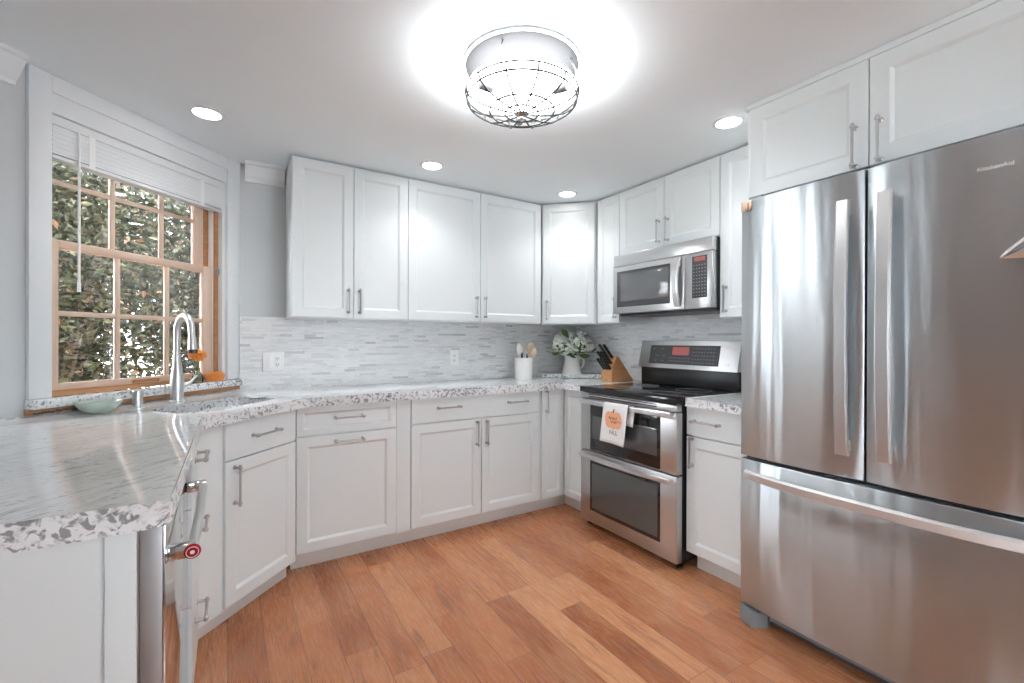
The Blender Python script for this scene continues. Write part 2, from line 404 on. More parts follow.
# ------------------------------------------------------------------ the window over the sink
win = bpy.data.objects.new('window_1', None); C.objects.link(win); win.matrix_world = DW; struct(win)
ST = .985   # top of the granite ledge
B = MB()    # casing stands proud of the wall
B.box(-.920, -.845, 0, .0195, ST, ZC-.001, .003).box(.0, .098, 0, .0195, ST, ZC-.001, .003).box(-.845, .0, .0, .0195, 2.215, ZC-.001, .003)
B.build('window_casing', TRIM, win)
B = MB(); B.box(-.02, .0, .02, .14, ST, 2.235).box(-.875, -.861, .02, .14, ST, 2.235).box(-.86, -.021, .021, .14, 2.215, 2.235)
B.build('jamb', TRIM, win)
MB().box(-.845, .0, .008, .03, 2.135, 2.2155, .002).build('valance_board', TRIM, win)
MB().box(-.046, -.0205, .046, .056, ST, 2.2, .002).build('sash_stop', BROWNW, win)
MB().box(-.046, -.0205, .0565, .094, ST, 2.2, .001).build('sash_track', PLATE, win)
MB().box(-.072, -.0205, .096, .125, 1.64, 2.2, .002).build('outer_stop', BROWNW, win)
MB().box(-.845, -.050, .036, .050, ST, ST+.022, .002).build('bottom_stop', BROWNW, win)
def sash(name, x0, x1, z0, z1, y0, y1, sl, sr, bot, top, xs, zs):
    B = MB()
    B.box(x0, x0+sl, y0, y1, z0, z1, .003).box(x1-sr, x1, y0, y1, z0, z1, .003)
    for x in xs: B.box(x-.011, x+.011, y0+.006, y1-.006, z0+bot, z1-top, .003)
    o = B.build(name, PINE, win)
    B = MB()
    B.box(x0+sl, x1-sr, y0+.001, y1-.001, z0, z0+bot, .003).box(x0+sl, x1-sr, y0+.001, y1-.001, z1-top, z1, .003)
    for z in zs: B.box(x0+sl, x1-sr, y0+.008, y1-.008, z-.011, z+.011, .003)
    B.build('sash_rail', PINEH, o)
    MB().box(x0+sl-.005, x1-sr+.005, (y0+y1)/2-.002, (y0+y1)/2+.002, z0+bot-.005, z1-top+.005).build('pane', GLASS, o)
    return o
s1 = sash('lower_sash', -.860, -.048, ST+.004, 1.636, .058, .086, .073, .059, .045, .035, (-.552, -.312), (1.328,))
s2 = sash('upper_sash', -.860, -.074, 1.605, 2.21, .095, .121, .073, .056, .035, .04, (-.548, -.312), (1.885,))
B = MB()
for k in (0, 1): B.tube([(-.49+k*.12, .059, ST+.03), (-.485+k*.11, .045, ST+.034), (-.43, .040, ST+.036)][: 3 if k == 0 else 3], .007, 8)
B.build('sash_lift', BROWNW, s1)
B = MB(); B.box(-.043, -.022, .036, .0455, 1.60, 1.63, .002); B.build('sash_latch', GREYP, s1)
# blind gathered at the top
bl = thing('venetian_blind', 'white venetian blind gathered up at the top of the kitchen window', 'blind', DW @ Vector((-.42, .045, 2.1)), R(45))
MB().box(-.415, .405, -.025, .025, -.005, .034, .003).build('headrail', TRIM, bl)
for k in range(12):
    z = -.012-k*.0096
    B = MB(); B.box(-.412, .402, -.0245+.0018*(k % 2), .024, z-.0048, z+.0048); B.build('slat', TRIM, bl, smooth=False)
MB().box(-.412, .402, -.025, .025, -.142, -.127, .003).build('bottom_rail', TRIM, bl)
for x in (-.27, .27): MB().box(x-.012, x+.012, -.0262, -.0252, -.14, 0).build('ladder_tape', PLATE, bl)
B = MB(); B.tube([(-.325, -.030, .0), (-.325, -.034, -.03), (-.325, -.034, -.64)], [.003, .0045, .0045], 8).tube([(-.325, -.034, -.64), (-.325, -.034, -.68)], [.0055, .0065], 8)
B.build('wand', PLATE, bl)
# granite ledge under the window
o = thing('granite_ledge', 'granite window ledge with a rough gap and wood strip below it', 'ledge', DW @ Vector((-.41, 0, 0)), R(45))
MB().box(-.515, .555, -.035, .019, .947, ST-.0005, .004).build('slab', GRANITE, o)
MB().box(-.515, .50, -.008, .019, .925, .947, .001).build('wood_strip', BROWNW, o)
B = MB()
for k in range(14):
    x = -.5+k*.012+random.random()*.006; B.ball((x, -.010, .9285+random.random()*.006), .005, (1.4, 1, .7), 6)
B.build('gap_lumps', DARK, o)  # dark lumps along the left end of the gap

# ------------------------------------------------------------------ cabinets
def handle_mb(x, z, L, vertical, y=0, off=.030):
    B = MB(); h = L/2-.012
    P = (lambda t, d: (x, y-d, z+t)) if vertical else (lambda t, d: (x+t, y-d, z))
    B.tube([P(-L/2, off), P(-L/2+.006, off), P(L/2-.006, off), P(L/2, off)], [.0052, .0048, .0048, .0052], 10)
    for t in (-h, h):
        B.tube([P(t, 0), P(t, .002), P(t, .004), P(t, .016), P(t, off)], [.0095, .0095, .0055, .0050, .0055], 10)
        B.ball(P(t, off), .0088, n=10)
    return B
def front(parent, name, x0, x1, z0, z1, handles=(), flat=False, y=0, t=.02, sw=.056, mat=None, hname='handle'):
    """a door or drawer front: recessed-panel frame, or a flat slab; local y=0 is its face"""
    mat = mat or WHITE
    B = MB(); bm = B.bm; e = .0016
    def ring(ix, yy): return [bm.verts.new(p) for p in ((x0+ix, yy, z0+ix), (x1-ix, yy, z0+ix), (x1-ix, yy, z1-ix), (x0+ix, yy, z1-ix))]
    if flat: rings = [ring(0, y+t), ring(0, y+e), ring(e, y)]
    else: rings = [ring(0, y+t), ring(0, y+e), ring(e, y), ring(sw-.004, y), ring(sw, y+.0022), ring(sw+.009, y+.0095)]
    for A, Bq in zip(rings, rings[1:]):
        for k in range(4): bm.faces.new((A[k], A[(k+1) % 4], Bq[(k+1) % 4], Bq[k]))
    bm.faces.new(rings[-1]); bm.faces.new(rings[0][::-1])
    o = B.build(name, mat, parent, smooth=False)
    for (hx, hz, L, v) in handles: handle_mb(hx, hz, L, v, y).build(hname, NICKEL, o)
    return o
G = .0018
def body(p, x0, x1, y0, y1, z0, z1, mat=None):
    return MB().box(x0, x1, y0, y1, z0, z1).build('body', mat or WHITE, p, smooth=False)

ZB, ZT = 1.354, 2.270
HZ = ZB+.102
UP = 'white wall cabinets'
xu = .3078; w1, w2 = .6858, 1.0668
# 1: two doors by the window
t = thing('wall_cabinet', 'white two-door wall cabinet nearest the window', 'cabinet', (xu, 2.8505, 0), 0, UP)
body(t, 0, w1-.001, .021, .32, ZB-.006, ZT+.012)
front(t, 'door', G, w1/2-G, ZB, ZT, [(w1/2-.032, HZ, .155, True)])
front(t, 'door', w1/2+G, w1-G, ZB, ZT, [(w1/2+.034, HZ, .155, True)])
# 2: the wide pair
t = thing('wall_cabinet', 'widest white two-door wall cabinet, over the utensil crock', 'cabinet', (xu+w1, 2.8505, 0), 0, UP)
body(t, .001, w2-.001, .021, .32, ZB-.006, ZT+.012)
front(t, 'door', G, w2/2-G, ZB, ZT, [(w2/2-.034, HZ, .155, True)])
front(t, 'door', w2/2+G, w2-G, ZB, ZT, [(w2/2+.036, HZ, .155, True)])
# 3: diagonal corner
xe = xu+w1+w2; dd = 2.3593-xe; ye = 2.8505-dd; wd = dd*math.sqrt(2)
t = thing('wall_cabinet', 'white angled single-door wall cabinet in the corner above the flowers', 'cabinet', (xe, 2.8505, 0), R(-45), UP)
q = .021; k2 = .70711
def inv45(x, y): return ((x-xe)*k2-(y-2.8505)*k2, (x-xe)*k2+(y-2.8505)*k2)
B = MB(); B.prism([(.004, q), (wd-.004, q), inv45(XW-.012, ye+.002), inv45(XW-.012, YW-.012), inv45(xe+.002, YW-.012)], ZB-.006, ZT+.012)
B.build('body', WHITE, t, smooth=False)
front(t, 'door', .014, wd-.014, ZB, ZT, [(.047, HZ, .155, True)])
# 4: narrow door beside the microwave
y1, y2 = 2.3158, 1.5417
t = thing('wall_cabinet', 'narrow white wall cabinet between the corner cabinet and the microwave', 'cabinet', (2.3593, ye, 0), R(-90), UP)
wn = ye-y1
body(t, .001, wn-.001, .021, .318, ZB-.006, ZT+.012)
front(t, 'door', .012, wn-G, ZB, ZT, [(wn-.034, HZ, .155, True)], sw=.05)
# 5: above the microwave
t = thing('wall_cabinet', 'short white two-door wall cabinet directly above the microwave', 'cabinet', (2.3593, y1, 0), R(-90), UP)
wm = y1-y2; zm = 1.822
body(t, .001, wm-.001, .021, .318, zm-.006, ZT+.012)
front(t, 'door', G, wm/2-G, zm, ZT, [(wm/2-.036, zm+.105, .155, True)])
front(t, 'door', wm/2+G, wm-G, zm, ZT, [(wm/2+.034, zm+.105, .155, True)])
# 6: right of the microwave
t = thing('wall_cabinet', 'white wall cabinet between the microwave and the refrigerator', 'cabinet', (2.3593, y2, 0), R(-90), UP)
wr = .37
body(t, .001, wr-.001, .021, .318, ZB-.006, ZT+.012)
front(t, 'door', .004, wr-G, ZB, ZT, [(.042, HZ, .155, True)])
# 7: above the refrigerator
t = thing('wall_cabinet', 'deep white two-door cabinet over the refrigerator', 'cabinet', (1.985, 1.172, 0), R(-90), UP)
wf = .95
body(t, 0, wf, .021, .69, 1.852, ZT+.012)
front(t, 'door', .020, .465, 1.862, ZT-.014, [(.425, 1.945, .165, True)], sw=.062)
front(t, 'door', .469, .93, 1.862, ZT-.014, [(.502, 1.945, .165, True)], sw=.062)
MB().box(-.004, wf, .004, .03, ZT-.010, ZT+.014, .002).build('top_trim', WHITE, t)

# base cabinets
ZD0, ZD1 = .100, .868; CT0 = .876
BS = 'white base cabinets'
# narrow drawers beside the dishwasher
t = thing('base_cabinet', 'narrow white drawer cabinet between the dishwasher and the angled sink cabinet', 'cabinet', (-.092, 1.672, 0), R(90), BS)
wq = .405
body(t, 0, wq+.012, .021, .58, .09, CT0)
for (a, c) in ((.70, ZD1), (.40, .696), (ZD0, .396)):
    front(t, 'drawer', .02, wq-.03, a, c, [(wq/2+.03, (a+c)/2+.03, .155, False)], flat=True)
MB().box(0, wq+.06, .06, .08, 0, .09).build('toe_kick', TOE, t, smooth=False)
# sink cabinet on the diagonal; door face on the line y = x + 2.222
t = thing('base_cabinet', 'white sink cabinet set at an angle under the window', 'cabinet', (-.0615, 2.1605, 0), R(45), BS)
wk = .545
B = MB(); B.prism([(-.002, .021), (wk-.034, .021), (wk-.034, .072), (.04, .072)], .09, CT0-.02); B.build('body', WHITE, t, smooth=False)
MB().box(-.062, .074, .012, .021, ZD0-.012, CT0).build('filler', WHITE, t, smooth=False)
front(t, 'drawer', .078, wk-.045, .712, ZD1, [(wk/2+.02, .795, .165, False)], flat=True)
front(t, 'door', .078, wk-.045, ZD0, .706, [(.122, .602, .175, True)])
MB().box(-.02, wk-.02, .075, .09, 0, .09).build('toe_kick', TOE, t, smooth=False)
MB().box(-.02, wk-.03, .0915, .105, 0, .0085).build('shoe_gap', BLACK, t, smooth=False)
# pull-out cabinet
YB_ = 2.5789
t = thing('base_cabinet', 'white base cabinet with a wide pull-out door under one drawer, beside the sink', 'cabinet', (.302, YB_, 0), 0, BS)
body(t, 0, .615, .021, .585, .09, CT0)
front(t, 'drawer', .0, .527, .716, ZD1, [(.265, .800, .165, False)], sw=.035)
front(t, 'door', .0, .527, ZD0, .708, [(.265, .672, .165, False)])
MB().box(.532, .617, .010, .021, ZD0-.01, CT0).build('filler', WHITE, t, smooth=False)
MB().box(-.02, .62, .07, .085, 0, .09).build('toe_kick', TOE, t, smooth=False)
# 36 inch
t = thing('base_cabinet', 'white two-door base cabinet with a wide drawer carrying two handles', 'cabinet', (.920, YB_, 0), 0, BS)
body(t, 0, .945, .021, .585, .09, CT0)
front(t, 'drawer', .002, .925, .722, ZD1, [(.24, .806, .165, False), (.745, .806, .165, False)], flat=True)
front(t, 'door', .002, .470, ZD0, .714, [(.437, .624, .165, True)])
front(t, 'door', .475, .925, ZD0, .714, [(.509, .624, .165, True)])
MB().box(0, .944, .07, .085, 0, .09).build('toe_kick', TOE, t, smooth=False)
# corner unit
t = thing('base_cabinet', 'white inside-corner base cabinet with a two-leaf door left of the range', 'cabinet', (1.866, YB_, 0), 0, BS)
B = MB(); B.prism([(.001, .021), (.227, .021), (.227, -.262), (.80, -.262), (.80, .585), (.001, .585)], .09, CT0-.006); B.build('body', WHITE, t, smooth=False)
front(t, 'door', .010, .204, ZD0, ZD1, [(.045, .790, .165, True)], sw=.045)
d = front(t, 'door', .004, .262, ZD0, ZD1, sw=.045)
d.location = (.2064, 0, 0); d.rotation_euler = (0, 0, R(-90))
B = MB(); B.box(0, .29, .07, .085, 0, .09).box(.276, .291, -.262, .07, 0, .09); B.build('toe_kick', TOE, t, smooth=False)
# right of the range
t = thing('base_cabinet', 'white base cabinet squeezed between the range and the refrigerator', 'cabinet', (2.0724, 1.545, 0), R(-90), BS)
wz = .36
body(t, .022, wz, .021, .60, .09, CT0)
front(t, 'drawer', .004, wz-.004, .722, ZD1, [(.125, .800, .165, False)], flat=True)
front(t, 'door', .004, wz-.004, ZD0, .714, [(.042, .635, .165, True)])
MB().box(.022, wz, .07, .085, 0, .09).build('toe_kick', TOE, t, smooth=False)

# ------------------------------------------------------------------ countertops
def offset_round(poly, i, r, n=6):
    p = Vector(poly[i]); a = (Vector(poly[i-1])-p).normalized(); b = (Vector(poly[(i+1) % len(poly)])-p).normalized()
    A = p+a*r; Bp = p+b*r
    return [tuple((1-t)**2*A+2*t*(1-t)*p+t*t*Bp) for t in [k/n for k in range(n+1)]]
wl = W(-1.35, .017); wr_ = W(.06, .017)
poly = [(-.090, 1.052), (-.083, 2.115), (.350, 2.548), (2.040, 2.548), (2.040, 2.318), (XW-.011, 2.318), (XW-.011, YW-.011), (wr_.x+.05, YW-.011), (wr_.x, wr_.y-.02), (wl.x, wl.y), (wl.x, 1.052)]
pr = offset_round(poly, 0, .045)[::1] + offset_round(poly, 1, .03, 4) + offset_round(poly, 2, .05, 4) + poly[3:]
T0, T1 = .877, .915
def slab(poly, hole, name, bev=.006):
    """flat slab with an optional hole, bevelled outside edge"""
    bm = bmesh.new()
    def fill(z, pl, hl, up_):
        vs = [bm.verts.new((x, y, z)) for x, y in pl]; es = [bm.edges.new((vs[i], vs[(i+1) % len(vs)])) for i in range(len(vs))]
        hs = []
        if hl:
            hs = [bm.verts.new((x, y, z)) for x, y in hl]; es += [bm.edges.new((hs[i], hs[(i+1) % len(hs)])) for i in range(len(hs))]
        bmesh.ops.triangle_fill(bm, use_beauty=True, use_dissolve=False, edges=es, normal=(0, 0, up_))
        return vs, hs
    A, HA = fill(T1, poly, hole, 1); Bv, HB = fill(T0, poly, hole, -1)
    n = len(poly)
    for i in range(n): bm.faces.new((A[i], A[(i+1) % n], Bv[(i+1) % n], Bv[i]))
    if hole:
        n = len(hole)
        for i in range(n): bm.faces.new((HA[i], HB[i], HB[(i+1) % n], HA[(i+1) % n]))
    es = [e for e in bm.edges if len(e.link_faces) == 2 and abs(e.link_faces[0].normal.z) != abs(e.link_faces[1].normal.z)]
    bm.normal_update()
    es = [e for e in bm.edges if len(e.link_faces) == 2 and abs(abs(e.link_faces[0].normal.z)-abs(e.link_faces[1].normal.z)) > .5]
    bmesh.ops.bevel(bm, geom=es, offset=bev, segments=3, affect='EDGES', profile=.5)
    b = MB(); b.bm.free(); b.bm = bm
    return b.build(name, GRANITE)
def D45(t_, n_): return ((t_-n_)*k2, (t_+n_)*k2)      # t along the diagonal, n towards the window
def rrect(t0, t1, n0, n1, r, k=6):
    out = []
    for (cx, cy_, a0) in ((t1-r, n1-r, 0), (t0+r, n1-r, 90), (t0+r, n0+r, 180), (t1-r, n0+r, 270)):
        for i in range(k+1):
            a = R(a0+90*i/k); out.append(D45(cx+r*math.cos(a), cy_+r*math.sin(a)))
    return out
ST0, ST1, SN0, SN1 = 1.50, 2.0, 1.665, 1.935
o = slab(pr, rrect(ST0, ST1, SN0, SN1, .09), 'countertop'); tag(o, 'grey-white granite countertop running from the peninsula past the sink to the range', 'countertop')
o = slab([(2.043, 1.527), (2.043, 1.176), (XW-.011, 1.176), (XW-.011, 1.527)], None, 'countertop'); tag(o, 'small granite countertop piece between the range and the refrigerator', 'countertop')
# raised granite corner slab
o = MB().box(-.24, .24, -.11, .16, .9155, .945, .004).build('corner_slab', GRANITE); o.location = (2.44, 2.925, 0); o.rotation_euler = (0, 0, R(-45))
tag(o, 'raised granite slab in the counter corner under the flower pitcher', 'slab')
# sink basin
B = MB(); bm = B.bm
levels = [(.010, T0-.001), (.010, T0-.004), (-.004, T0-.005), (-.012, .72), (-.05, .695)]
rings = []
for off, z in levels: rings.append([bm.verts.new((x, y, z)) for x, y in rrect(ST0-off, ST1+off, SN0-off, SN1+off, max(.02, .09+off))])
for A, Bq in zip(rings, rings[1:]):
    for k in range(len(A)): bm.faces.new((A[k], A[(k+1) % len(A)], Bq[(k+1) % len(A)], Bq[k]))
bm.faces.new(rings[-1])
t = thing('sink', 'stainless undermount sink set in the angled counter below the window', 'sink', (0, 0, 0))
B.build('basin', STEEL, t)
c = D45(1.75, 1.80); MB().lathe([(0, .006), (.03, .006), (.042, .004), (.045, .001), (.045, .0)], 24, (c[0], c[1], .695)).build('drain', CHROME, t)
# peninsula end panel
t = thing('peninsula', 'white panelled peninsula base beside the dishwasher in the left foreground', 'peninsula', (0, 0, 0))
MB().box(-.76, -.152, 1.085, 1.10, 0, .876).build('end_panel', WHITE, t, smooth=False)
MB().box(-.187, -.142, 1.073, 1.0845, 0, .876, .002).build('corner_stile', WHITE, t)
MB().box(-.76, -.745, 1.1005, 2.05, 0, .876, .002).build('back_panel', WHITE, t)

# ------------------------------------------------------------------ dishwasher (front faces +x)
t = thing('dishwasher', 'stainless dishwasher with a bar handle at the end of the peninsula', 'dishwasher', (-.1, 1.078, 0), R(90))
wdw = .588
d = MB().box(.002, wdw, .004, .040, .095, .866, .003).build('door', EDGE, t)
MB().box(0, wdw, 0, .0045, .095, .866, .002).build('front_skin', MIRROR, d, label='mirror-polished front sheet')
MB().box(.003, wdw-.003, .04, .058, .02, .872).build('body', STEEL, t, smooth=False)
MB().box(.01, wdw-.01, .028, .04, .0, .09).build('kick_plate', DARK, t, smooth=False)
d = MB(); HB_ = .79
d.tube([(.055, -.040, HB_), (.30, -.042, HB_), (wdw-.055, -.040, HB_)], .0105, 16)
h = d.build('handle', SATIN, t)
for x in (.055, wdw-.055): MB().box(x-.012, x+.012, -.046, 0, HB_-.014, HB_+.014, .003).build('bracket', CHROME, h)
B = MB(); B.lathe([(0, .004), (.011, .004), (.0145, .001), (.0145, -.003)], 24); B.xf(Matrix.Translation((.040, -.040, HB_)) @ Matrix.Rotation(R(-90), 4, 'Y'))
md = B.build('medallion', RED, h, label='round red badge on the handle end')
B = MB(); B.loop([(.0355, -.040+.0105*math.cos(a), HB_+.0105*math.sin(a)) for a in [2*PI*k/20 for k in range(20)]], .0007, 6)
B.lathe([(0, .0006), (.004, .0006), (.004, 0)], 14)
for v in list(B.bm.verts)[-29:]: v.co = Matrix.Translation((.0358, -.040, HB_)) @ Matrix.Rotation(R(-90), 4, 'Y') @ v.co
B.build('badge_mark', PLATE, h)

# ------------------------------------------------------------------ refrigerator
t = thing('refrigerator', 'tall stainless french-door refrigerator with a bottom freezer drawer', 'refrigerator', (1.8904, 1.1426, 0), R(-90))
wF = .918; hw = .459
MB().box(.004, wF-.004, .065, .745, .03, 1.815).build('body', GREYP, t, smooth=False)
def bowed(x0, x1, z0, z1, bow=.016, th=.058, n=10, e=.005):
    B = MB(); bm = B.bm; rows = []
    def yy(x): u = (x-x0)/(x1-x0)*2-1; return bow*u*u
    xs = [x0]+[x0+e*.4, x0+e]+[x0+e+(x1-x0-2*e)*k/n for k in range(1, n)]+[x1-e, x1-e*.4, x1]
    def off(x):
        d_ = min(x-x0, x1-x); return 0 if d_ >= e else e-math.sqrt(max(0, e*e-(e-d_)**2))
    fr = [[bm.verts.new((x, yy(x)+off(x)+(e*.5 if zz in (z0, z1) else 0), zz)) for x in xs] for zz in (z0, z0+e, z1-e, z1)]
    bk = [[bm.verts.new((x, th, zz)) for x in (x0, x1)] for zz in (z0, z1)]
    for A, Bq in zip(fr, fr[1:]):
        for k in range(len(xs)-1): bm.faces.new((A[k], A[k+1], Bq[k+1], Bq[k]))
    bm.faces.new([bk[0][0]]+[bk[0][1]]+fr[0][::-1]); bm.faces.new(fr[3]+[bk[1][1], bk[1][0]])
    bm.faces.new([bk[0][0]]+[r[0] for r in fr]+[bk[1][0]]); bm.faces.new([bk[1][1]]+[r[-1] for r in fr[::-1]]+[bk[0][1]])
    bm.faces.new((bk[0][0], bk[1][0], bk[1][1], bk[0][1]))
    return B
def strap(x, z0, z1, wid=.040, off=.062, n=16, bow=.02):
    """flat arched door pull"""
    B = MB(); bm = B.bm; rows = []
    for k in range(n+1):
        u = k/n*2-1; z = z0+(z1-z0)*k/n; y = -off+bow*u*u
        rows.append([bm.verts.new(p) for p in ((x-wid/2, y+.003, z), (x-wid/2+.004, y, z), (x+wid/2-.004, y, z), (x+wid/2, y+.003, z), (x+wid/2, y+.016, z), (x-wid/2, y+.016, z))])
    for A, Bq in zip(rows, rows[1:]):
        for i in range(6): bm.faces.new((A[i], A[(i+1) % 6], Bq[(i+1) % 6], Bq[i]))
    bm.faces.new(rows[0][::-1]); bm.faces.new(rows[-1])
    for z in (z0+.03, z1-.03): B.box(x-.012, x+.012, -off+bow*.8+.010, .004, z-.02, z+.02, .002)
    return B
FD0, FD1 = .725, 1.828
dl = bowed(.001, hw-.0025, FD0, FD1).build('door', FRIDGE, t)
strap(hw-.052, .815, 1.722).build('handle', SATIN, dl)
dr = bowed(hw+.0025, wF-.001, FD0, FD1).build('door', FRIDGE, t)
strap(hw+.070, .815, 1.722).build('handle', SATIN, dr)
text_mesh('logo_text', 'KitchenAid', .0168, PLATE, dr, Matrix.Translation((.778, .0022, 1.731)) @ Matrix.Rotation(math.atan(.054), 4, 'Z') @ FACE, .0008, 'maker name lettered on the right door')
fz = bowed(.001, wF-.001, .078, .708, bow=.018).build('freezer_drawer', FRIDGE, t)
B = MB(); bm = B.bm; rows = []; n = 24
for k in range(n+1):
    u = k/n*2-1; x = .035+(wF-.07)*k/n; y = -.055+.045*abs(u)**3; z = .648
    rows.append([bm.verts.new((x, y+b_, z+a_)) for a_, b_ in ((-.018, .004), (-.014, -.004), (.012, -.006), (.020, .002), (.018, .014), (-.014, .014))])
for A, Bq in zip(rows, rows[1:]):
    for i in range(6): bm.faces.new((A[i], A[(i+1) % 6], Bq[(i+1) % 6], Bq[i]))
bm.faces.new(rows[0][::-1]); bm.faces.new(rows[-1])
for x in (.05, wF-.05): B.box(x-.015, x+.015, -.022, .008, .636, .662, .002)
B.build('handle', PALE, fz)
MB().box(.01, wF-.01, .05, .068, .704, .732).build('seal', BLACK, t, smooth=False)
MB().box(.02, wF-.02, .075, .10, .012, .075).build('kick_grille', DARK, t, smooth=False)
for x in (.003, wF-.103):
    B = MB(); B.prism([(x, .012), (x+.06, -.006), (x+.06, -.004), (x+.10, .05), (x+.10, .10), (x, .10)] if x < .1 else [(x, .05), (x+.04, -.006), (x+.10, .012), (x+.10, .10), (x, .10)], .001, .066, .003)
    B.build('foot', GREYP, t)
for x in (.03, wF-.09): MB().box(x, x+.06, .02, .12, 1.8155, 1.842, .004).build('hinge_cover', GREYP, t)
o = thing('sticker', 'small copper sticker on the top left corner of the refrigerator door', 'sticker', (1.888, 1.1426, 0), R(-90))
MB().box(.006, .052, .0085, .0125, 1.782, 1.822, .0005).build('base', COPPER, o)
text_mesh('printed_mark', '.J', .042, INK, o, face_at(.032, .0080, 1.80), .0003)
# folded paper at the right border
t = thing('folded_leaflet', 'folded pale leaflet clipped at the right door of the refrigerator', 'leaflet', (1.872, .352, 1.462), R(-90))
B = MB(); B.quad((0, 0, 0), (.10, -.05, .085), (.10, .004, .10), (.012, .004, .018)); B.quad((0, -.0012, -.001), (.10, -.0512, .084), (.10, -.04, .075), (.004, -.001, -.002))
B.build('upper_leaf', PLATE, t, smooth=False)
MB().prism([(0, 0), (.10, .04), (.10, .074), (.002, -.001)], -.002, .0, axis=1).build('inner_leaf', GREYP, t, smooth=False)
MB().prism([(.01, -.006), (.10, -.012), (.10, .03), (.012, .001)], -.0045, -.003, axis=1).build('lower_leaf', COPPER, t, smooth=False)

# ------------------------------------------------------------------ range (front faces -x)
t = thing('range', 'stainless double-oven range with a black glass cooktop', 'stove', (2.0, 2.309, 0), R(-90))
wR = .764
MB().box(.006, wR-.006, .045, .60, .035, .885).build('body', BLACK, t, smooth=False)
MB().box(0, wR, -.010, .60, .882, .9185, .005).build('cooktop', BLACKGLASS, t)
for (x, y, r) in ((.2, .16, .10), (.56, .16, .085), (.2, .42, .075), (.56, .42, .105)):
    MB().loop([(x+r*math.cos(a), y+r*math.sin(a), .9187) for a in [2*PI*k/36 for k in range(36)]], .0008, 4).build('burner_ring', GREYP, t)
B = MB(); B.box(.0, wR, 0, .04, .842, .878, .003); vt = B.build('vent_trim', STEEL, t)
B = MB(); B.box(.08, .63, -.0012, .002, .868, .874).box(.08, .63, -.0012, .002, .854, .861); B.build('vent_slot', BLACK, vt, smooth=False)
def oven_door(z0, z1, gz0, gz1, wz0, wz1, wx0, wx1, hz, lab):
    d = MB().box(0, wR, 0, .045, z0, z1, .004).build('oven_door', STEEL, t)
    MB().box(.094, .656, -.0022, .006, gz0, gz1, .002).build('glass_panel', BLACKGLASS, d)
    MB().box(wx0, wx1, -.0032, .004, wz0, wz1, .0015).build('oven_window', SMOKE, d)
    B = MB(); bm = B.bm; rows = []; n = 20
    for k in range(n+1):
        u = k/n*2-1; x = .018+(wR-.036)*k/n; y = -.052+.022*u*u
        rows.append([bm.verts.new((x, y+b_, hz+a_)) for a_, b_ in ((-.015, .003), (-.010, -.005), (.010, -.005), (.015, .003), (.012, .012), (-.012, .012))])
    for A, Bq in zip(rows, rows[1:]):
        for i in range(6): bm.faces.new((A[i], A[(i+1) % 6], Bq[(i+1) % 6], Bq[i]))
    bm.faces.new(rows[0][::-1]); bm.faces.new(rows[-1])
    for x in (.032, wR-.032): B.box(x-.014, x+.014, -.024, .002, hz-.012, hz+.012, .002)
    B.build('handle', SATIN, d)
oven_door(.508, .838, .516, .834, .585, .735, .115, .635, .826, 'upper')
oven_door(.040, .500, .118, .470, .140, .425, .112, .640, .474, 'lower')
# backguard
B = MB(); B.prism([(.565, .9185), (.60, .9185), (.66, 1.05), (.60, 1.05)], 0.006, wR-.006, axis=0)
MB().box(.006, wR-.006, .575, .655, .9185, 1.04, .004).build('rear_riser', BLACK, t)
bgd = MB(); bgd.prism([(.545, 1.034), (.66, 1.034), (.66, 1.222), (.590, 1.222)], 0, wR, .004, axis=0)
bg_ = bgd.build('backguard', STEEL, t)
tilt = math.atan2(.045, .188)
def bgp(x, z, d): # point on the tilted panel
    return (x, .545+(z-1.034)*.045/.188-d, z)
def bgbox(x0, x1, z0, z1, d0, d1):
    B = MB(); v = [B.bm.verts.new(bgp(x, z, d)) for d in (d0, d1) for x, z in ((x0, z0), (x1, z0), (x1, z1), (x0, z1))]
    for f in ((0, 1, 2, 3), (7, 6, 5, 4), (0, 4, 5, 1), (1, 5, 6, 2), (2, 6, 7, 3), (3, 7, 4, 0)): B.bm.faces.new([v[i] for i in f])
    return B
cp = bgbox(.095, .635, 1.062, 1.190, -.004, .003).build('control_panel', DARK, bg_, smooth=False)
bgbox(.285, .415, 1.125, 1.178, .0025, .0042).build('display', REDLED, bg_, smooth=False)
B = MB()
def key(x, z, w, h_):
    v = [B.bm.verts.new(bgp(a, c, .0036)) for a, c in ((x-w/2, z-h_/2), (x+w/2, z-h_/2), (x+w/2, z+h_/2), (x-w/2, z+h_/2))]; B.bm.faces.new(v)
for i in range(9):
    for j in range(2): key(.27+i*.019, 1.085+j*.020, .010, .004)
for i in range(8):
    for j in range(5): key(.45+i*.021, 1.078+j*.023, .009 if (i+j) % 3 else .013, .004)
for (x, z) in ((.13, 1.165), (.20, 1.165), (.16, 1.12), (.22, 1.12), (.15, 1.085), (.21, 1.085)):
    B2 = B; B = MB(); key(x, z, .022, .003); B.build('touch_key', GREYP, cp, smooth=False); B = B2
B.build('button_legend', GREYP, cp, smooth=False)
B = MB()
for x in (.69, .705): key(x, 1.075, .006, .006)
B.build('indicator', GREYP, bg_, smooth=False)
for x in (.03, wR-.03):
    for y in (.06, .5): MB().lathe([(.018, 0), (.018, .012), (.010, .014), (.010, .036), (0, .036)], 14, (x, y, 0)).build('leveling_foot', BLACK, t)

